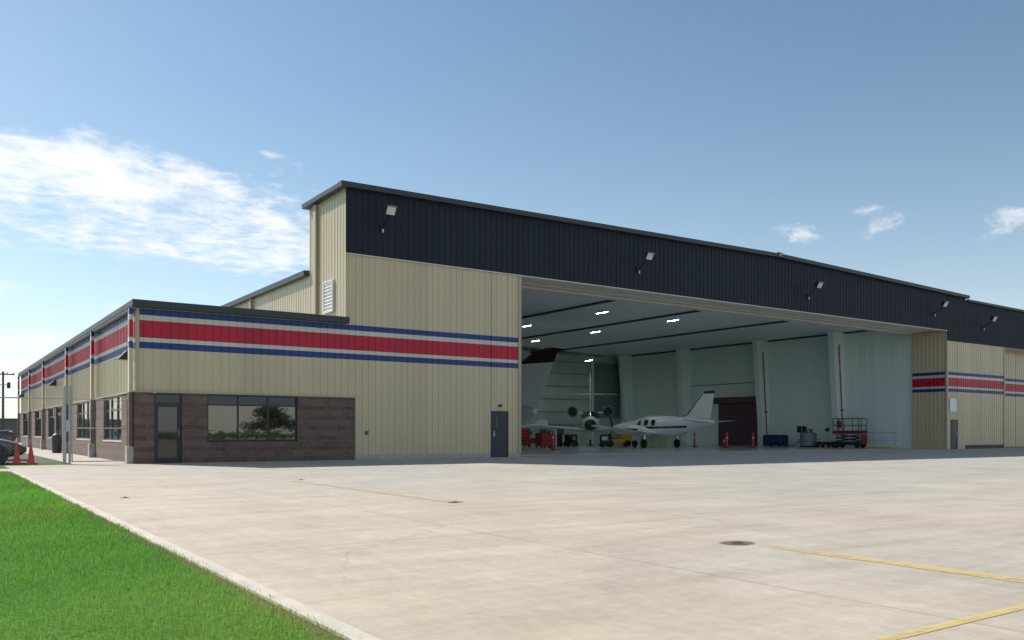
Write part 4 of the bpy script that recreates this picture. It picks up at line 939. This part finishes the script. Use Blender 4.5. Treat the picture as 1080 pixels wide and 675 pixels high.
mb = MB(); mb.loft([hull(*q, .95) for q in ((-2.6,.48,1.10,.80),(-2.55,.44,1.16,.86),(-1.4,.40,1.16,.88),(-.5,.38,1.16,.88),(.6,.38,1.14,.89),(1.5,.38,1.10,.88),(2.3,.42,1.02,.84),(2.55,.5,.86,.76))]); mb.build('body', M['carmaroon'], tr, smooth=35)
mb = MB(); mb.box((-2.45,-.72,1.172),(-.62,.72,1.18)); mb.build('bed_floor', M['black'], tr)
for s in (-1,1):
    mb = MB(); mb.box((-2.55,s*.76,1.165),(-.6,s*.86,1.215)); mb.build('bed_rail', M['steel'], tr, bevel=.01)
    mb = MB(); mb.box((-2.63,s*.66,.70),(-2.54,s*.84,1.02)); mb.build('tail_light', M['taillight'], tr, bevel=.015)
    for x in (-1.6,1.6):
        mb = MB(); mb.cyl((x,s*.70,.37),(x,s*.882,.37),.43,n=24); mb.build('wheel_arch', M['black'], tr)
        wheel_part(tr, (x,s*.82,.37), .37, .24)
mb = MB(); mb.box((-2.64,-.60,.66),(-2.585,.60,1.12)); mb.build('tailgate', M['carmaroon'], tr, bevel=.02)
mb = MB(); mb.box((-2.74,-.82,.42),(-2.6,.82,.58)); mb.build('rear_bumper', M['steel'], tr, bevel=.03)
mb = MB(); mb.loft([[(-.5,-.82,1.15),(1.3,-.82,1.15),(1.3,.82,1.15),(-.5,.82,1.15)],[(-.3,-.64,1.68),(.6,-.64,1.68),(.6,.64,1.68),(-.3,.64,1.68)]]); cb = mb.build('cab_glazing', M['carglass'], tr, bevel=.03)
mb = MB(); mb.box((-.34,-.66,1.675),(.64,.66,1.74)); mb.build('cab_roof', M['carmaroon'], tr, bevel=.03)
mb = MB()
for s in (-1,1):
    for a, b in (((1.32,s*.83,1.14),(.62,s*.65,1.69)),((.3,s*.83,1.14),(.25,s*.65,1.69)),((-.52,s*.83,1.14),(-.32,s*.65,1.69))): mb.cyl(a,b,.05,n=6)
mb.build('pillar', M['carmaroon'], tr)

def mesh_fabric(mb, P, a0, a1, z0, z1, p=.075, r=.0016):
    """chain link: two families of slanting wires"""
    h = z1-z0; k = a0-h
    while k < a1:
        for sgn in (1,-1):
            s0, s1 = k, k+h; t0, t1 = 0.0, 1.0
            if s0 < a0: t0 = (a0-s0)/h
            if s1 > a1: t1 = (a1-s0)/h
            if t1 > t0:
                za, zb = (z0+t0*h, z0+t1*h) if sgn > 0 else (z1-t0*h, z1-t1*h)
                mb.cyl(P(s0+t0*h,za), P(s0+t1*h,zb), r, n=3, cap=False)
        k += p
gate = thing('chain_link_gate', 'chain link gate leaf between the steel post and the office corner', 'gate', (-2.02,.55,0))
mb = MB(); x1 = 1.78
for x in (.0,x1): mb.cyl((x,0,.08),(x,0,2.30),.024,n=10)
for z in (.09,1.27): mb.cyl((.0,0,z),(x1,0,z),.020,n=8)
mb.cyl((0,0,2.29),(x1,0,2.29),.014,n=8); mb.build('gate_frame', M['steel'], gate, smooth=40)
mb = MB(); mesh_fabric(mb, lambda s, z: (s,0,z), 0, x1, .1, 2.28, .10, .0011); mb.build('chain_link', M['steel'], gate)
mb = MB()
for z in (2.42,2.60): mb.cyl((0,0,z),(x1,0,z),.004,n=4)
for k in range(22):
    for z in (2.42,2.60): mb.obox((.04+k*.082,0,z),(.006,.006,.05),(.6,.5,0))
mb.build('barbed_wire', M['steel'], gate)
for x, zt, r in ((x1+.03,2.72,.018),(0,2.66,.014)):
    mb = MB(); mb.cyl((x,0,2.2),(x,0,zt),r,n=8); mb.build('wire_arm', M['steel'], gate)
fen = thing('chain_link_fence', 'chain link fence with barbed wire running left from the gate post', 'fence', (-2.25,.6,0))
for k in range(6):
    x = -k*3.0 - (.0 if k == 0 else .2)
    mb = MB(); r = .055 if k == 0 else .03
    mb.cyl((x,0,0),(x,0,2.72 if k == 0 else 2.3),r,n=12); mb.lathe((x,0,2.72 if k == 0 else 2.3),(0,0,1),[(0,r*1.08),(.03,r*.9),(.06,.0)],12); mb.build('fence_post', M['steel'], fen, smooth=40)
    mb = MB(); mb.cyl((x-.0,0,2.25),(x,-.03,2.78),.012,n=6); mb.build('wire_arm', M['steel'], fen)
mb = MB(); mb.cyl((.16,.0,0),(.16,0,2.75),.04,n=12); mb.lathe((.16,0,2.75),(0,0,1),[(0,.044),(.03,.036),(.05,0)],12); mb.build('gate_post', M['steel'], fen, smooth=40)
mb = MB(); mb.cyl((0,0,2.30),(-15.2,0,2.30),.021,n=8); mb.build('top_rail', M['steel'], fen, smooth=40)
mb = MB()
for z in (2.45,2.6,2.74): mb.cyl((0,0,z),(-15.2,0,z-.02),.0035,n=4)
mb.build('barbed_wire', M['steel'], fen)
mb = MB(); mesh_fabric(mb, lambda s, z: (s,0,z), -15.2, 0, .05, 2.28, .12, .0011); mb.build('chain_link', M['steel'], fen)
mb = MB(); mb.box((.02,-.07,1.15),(.14,-.055,1.55)); mb.build('latch_plate', M['steel'], fen)

tc = thing('trash_can', 'dark domed trash can standing on the walk by the office side door', 'trash can', (-.55,18.2,0)); tc.scale = (.86,.86,.9)
mb = MB(); mb.lathe((0,0,0),(0,0,1),[(0,.24),(.03,.26),(.80,.28),(.82,.30),(.88,.30)],20); mb.build('bin', M['black'], tc, smooth=40)
mb = MB(); mb.lathe((0,0,.88),(0,0,1),[(0,.28),(.12,.27),(.22,.20),(.28,.08),(.29,0)],20); mb.build('dome_lid', M['dkmetal'], tc, smooth=40)
mb = MB(); mb.box((-.30,-.11,.90),(-.2,.11,1.02)); mb.build('flap', M['steel'], tc, bevel=.01)

up = thing('utility_pole', 'weathered utility pole with a crossarm and two transformer cans', 'utility pole', (1.73,95.0,0))
mb = MB(); mb.cyl((0,0,0),(0,0,8.9),.17,.12,12); mb.build('pole', M['woodpole'], up, smooth=40)
mb = MB(); mb.box((-1.3,-.09,8.45),(1.3,-.2,8.6)); ca = mb.build('crossarm', M['woodpole'], up)
for x in (-1.15,-.5,.5,1.15):
    mb = MB(); mb.lathe((x,-.15,8.6),(0,0,1),[(0,.04),(.06,.07),(.1,.05),(.15,.07),(.2,.03)],10); mb.build('insulator', M['greyblue'], ca)
for x in (-.62,.62):
    mb = MB(); mb.lathe((x,-.1,6.75),(0,0,1),[(0,.18),(.05,.21),(.70,.21),(.75,.16),(.78,.05)],16); tf = mb.build('transformer', M['dkmetal'], up, smooth=40)
    mb = MB(); mb.box((-.0,-.13,7.1),(x*.6,-.07,7.2)); mb.build('bracket', M['steel'], tf)
mb = MB()
for x in (-1.15,1.15):
    mb.tube([(x-60+k*6, -.15+0*k, 8.75-1.6*(1-((k-0)/5-1)**2)*.6) for k in range(11)], .014, 4)
mb.build('power_line', M['black'], up)
fb = thing('warehouse', 'long low grey block warehouse far behind the parked cars', 'building', (-30,104,0))
mb = MB(); mb.box((-45,0,0),(37.5,18,2.72)); mb.build('wall', M['farwall'], fb)
mb = MB(); mb.box((-45.2,-.2,2.72),(37.7,18.2,2.95)); mb.build('roof', M['dkmetal'], fb)
for k in range(10):
    mb = MB(); mb.box((-40+k*7.6,-.06,.1),(-37.4+k*7.6,-.005,2.2)); mb.build('door', M['greydoor'], fb)

# ------------------------------------------------------------------ across the ramp, seen only as reflections in the glazing
def leaf_cloud(mb, c, r, n, sz):
    for _ in range(n):
        d = Vector((random.gauss(0,1),random.gauss(0,1),random.gauss(0,1))); d = d.normalized()*random.random()**.4
        p = Vector(c)+Vector((d.x*r[0],d.y*r[1],d.z*r[2])); a = Vector((random.gauss(0,1),random.gauss(0,1),random.gauss(0,1))).normalized(); b = a.orthogonal().normalized()
        mb.poly([p-a*sz, p-b*sz*.5, p+a*sz, p+b*sz*.5])
tre = thing('shade_tree', 'dark spreading tree across the ramp, mirrored in the office windows', 'tree', (25.5,-62,0))
mb = MB(); mb.cyl((0,0,0),(.1,0,1.6),.22,.15,10); 
for a in range(6): mb.cyl((.1,0,1.4),(1.6*math.cos(a),1.6*math.sin(a),2.9),.09,.04,7)
mb.build('trunk', M['barkm'], tre, smooth=40)
mb = MB()
for a in range(9): leaf_cloud(mb, (random.uniform(-2.4,4.2),random.uniform(-2,2),random.uniform(1.7,3.7)), (1.5,1.2,.7), 260, .17)
mb.build('crown', M['leaf'], tre)
hg = thing('far_hedge', 'low dark hedge across the ramp, mirrored along the foot of the office windows', 'hedge', (20,-110,0))
mb = MB()
for k in range(60): leaf_cloud(mb, (-60+k*2.2,random.uniform(-1,1),.4), (1.6,.8,random.uniform(.3,.7)), 90, .16)
mb.build('foliage', mat('dark_hedge_leaves', (.010,.016,.008), .9), hg)

# ------------------------------------------------------------------ camera
cam = bpy.data.cameras.new('camera'); co = bpy.data.objects.new('camera', cam); COL.objects.link(co)
F = 897.4; cam.sensor_fit = 'HORIZONTAL'; cam.sensor_width = 36; cam.lens = F/1080*36
cam.shift_y = (456.01-337.5)/1080; cam.clip_start = .05; cam.clip_end = 6000
co.location = (-6.182, -32.888, 1.15)
co.rotation_euler = (Matrix.Rotation(R(-34.43),4,'Z') @ Matrix.Rotation(R(90),4,'X') @ Matrix.Rotation(R(.114),4,'Z')).to_euler()
scn.camera = co

# ------------------------------------------------------------------ light
SD = Vector((-.48, 1.02, 1.0)).normalized()          # towards the sun
el = math.asin(SD.z); az = math.atan2(SD.x, SD.y)     # azimuth from +Y towards +X
sun = bpy.data.lights.new('sun', 'SUN'); sun.energy = 4.7; sun.angle = R(.53); sun.color = (1, .945, .87)
so = bpy.data.objects.new('sun', sun); COL.objects.link(so); so.rotation_euler = SD.to_track_quat('Z', 'Y').to_euler(); so.location = (0,0,60)
w = bpy.data.worlds.new('World'); scn.world = w; w.use_nodes = True
nt = w.node_tree; n = N(nt); bg = nt.nodes['Background']
sky = n('ShaderNodeTexSky', sky_type='NISHITA', sun_disc=False, sun_elevation=el, sun_rotation=az, altitude=100, air_density=1.0, dust_density=.45, ozone_density=1.2)
# clouds live in the sky itself: direction -> azimuth/elevation, and a flat cloud deck for their texture
g = n('ShaderNodeTexCoord').outputs['Generated']; sp = n('ShaderNodeSeparateXYZ', ins={0: g})
azn = n.math('MULTIPLY', n.math('ARCTAN2', sp.outputs[0], sp.outputs[1]), 57.2958)
eln = n.math('MULTIPLY', n.math('ARCSINE', sp.outputs[2]), 57.2958)
zz = n.math('ADD', n.math('MAXIMUM', sp.outputs[2], 0.0), .06)
deck = n('ShaderNodeCombineXYZ', ins={0: n.math('DIVIDE', sp.outputs[0], zz), 1: n.math('DIVIDE', sp.outputs[1], zz)}).outputs[0]
ripple = n.noise(deck, 4.6, 8, .66); ripple.node.inputs['Distortion'].default_value = .25
soft = n.noise(deck, .9, 5, .55)
def blob(a0, e0, sa, se, rot=0):
    da = n.math('SUBTRACT', azn, a0); de = n.math('SUBTRACT', eln, e0); c, s_ = math.cos(R(rot)), math.sin(R(rot))
    x = n.math('DIVIDE', n.math('ADD', n.math('MULTIPLY', da, c), n.math('MULTIPLY', de, s_)), sa)
    y = n.math('DIVIDE', n.math('SUBTRACT', n.math('MULTIPLY', de, c), n.math('MULTIPLY', da, s_)), se)
    r2 = n.math('ADD', n.math('MULTIPLY', x, x), n.math('MULTIPLY', y, y))
    return n.math('EXPONENT', n.math('MULTIPLY', r2, -1.0))
def plus(*a):
    r = a[0]
    for q in a[1:]: r = n.math('ADD', r, q)
    return r
bank = n.math('MINIMUM', plus(blob(3,14.6,9,2.6), blob(13,14.4,6.5,2.3,-20), n.math('MULTIPLY', blob(12,11.3,12,1.5), .85), n.math('MULTIPLY', blob(19,14.3,4.5,2.6), .62), n.math('MULTIPLY', blob(19.5,11.8,5,1.0), .7)), 1.0)
cells = n.noise(deck, 9.5, 6, .6); cells.node.inputs['Distortion'].default_value = .4
core = n.math('MULTIPLY', blob(6,16.0,8,1.5,-8), .38)
d1 = n.math('ADD', n.math('ADD', bank, core), n.math('MULTIPLY', n.math('SUBTRACT', plus(n.math('MULTIPLY', ripple, .42), n.math('MULTIPLY', soft, .2), n.math('MULTIPLY', cells, .38)), .5), 3.9))
d1 = n('ShaderNodeMapRange', interpolation_type='SMOOTHSTEP', ins={0: d1, 1: .48, 2: 1.45}).outputs[0]
d1 = n.math('MULTIPLY', d1, n.math('MINIMUM', n.math('MULTIPLY', bank, 2.2), 1.0))
puffn = n.noise(n('ShaderNodeVectorMath', operation='MULTIPLY', ins={0: g, 1: (1,1,2.0)}).outputs[0], 26, 8, .66)
puffs = plus(blob(53.2,12.55,1.7,.62,-8), n.math('MULTIPLY', blob(58.3,12.7,1.5,.62,12), .9), n.math('MULTIPLY', blob(57.3,13.7,2.3,.35,6), .5), blob(65,12.2,2.0,.75,6),
             n.math('MULTIPLY', blob(4,5.2,4,.9), 1.0), n.math('MULTIPLY', blob(1.5,8.2,4,.5), .7), n.math('MULTIPLY', blob(3,3.6,5,.7), .9), n.math('MULTIPLY', blob(19.6,16.6,1.6,.5), .55), n.math('MULTIPLY', blob(18.6,17.4,.9,.25), .5), n.math('MULTIPLY', blob(10,7.6,4,.35), .5), n.math('MULTIPLY', blob(25,15.5,3,.9), .25), n.math('MULTIPLY', blob(-2,2.5,14,1.6), .9))
d2 = n('ShaderNodeMapRange', interpolation_type='SMOOTHSTEP', ins={0: n.math('ADD', puffs, n.math('MULTIPLY', n.math('SUBTRACT', puffn, .5), 3.2)), 1: .35, 2: 1.15}).outputs[0]
d2 = n.math('MULTIPLY', d2, n.math('MINIMUM', n.math('MULTIPLY', puffs, 2.0), 1.0))
# a veil of high thin haze low in the bright part of the sky and broken cloud on the side behind the camera
back = n.math('MULTIPLY', n('ShaderNodeMapRange', interpolation_type='SMOOTHSTEP', ins={0: n.noise(deck, .7, 6, .6), 1: .44, 2: .68}).outputs[0], n('ShaderNodeMapRange', ins={0: sp.outputs[1], 1: .1, 2: -.35, 3: 0.0, 4: .55}).outputs[0])
den = n.math('MINIMUM', plus(n.math('MULTIPLY', d1, .9), n.math('MULTIPLY', d2, .54), back), .95)
CL = n.mix(soft, (7.3, 7.45, 7.7), (8.7, 8.65, 8.6))
hz = n.math('MULTIPLY', n.math('EXPONENT', n.math('MULTIPLY', n.math('MAXIMUM', eln, 0.0), -.15)), .74)
tint = n.mix(1.0, sky.outputs[0], (.86, .955, .93), 'MULTIPLY')
base = n.mix(hz, tint, (7.6, 7.9, 8.2))
skc = n.mix(den, base, CL)
n.link(skc, bg.inputs['Color']); bg.inputs['Strength'].default_value = .10

scn.view_settings.view_transform = 'Standard'; scn.view_settings.look = 'None'; scn.view_settings.gamma = 1; scn.view_settings.exposure = .40
scn.cycles.use_denoising = True
scn.cycles.max_bounces = 12; scn.cycles.diffuse_bounces = 6; scn.cycles.glossy_bounces = 5; scn.cycles.transparent_max_bounces = 12
print('grass blades', NG)
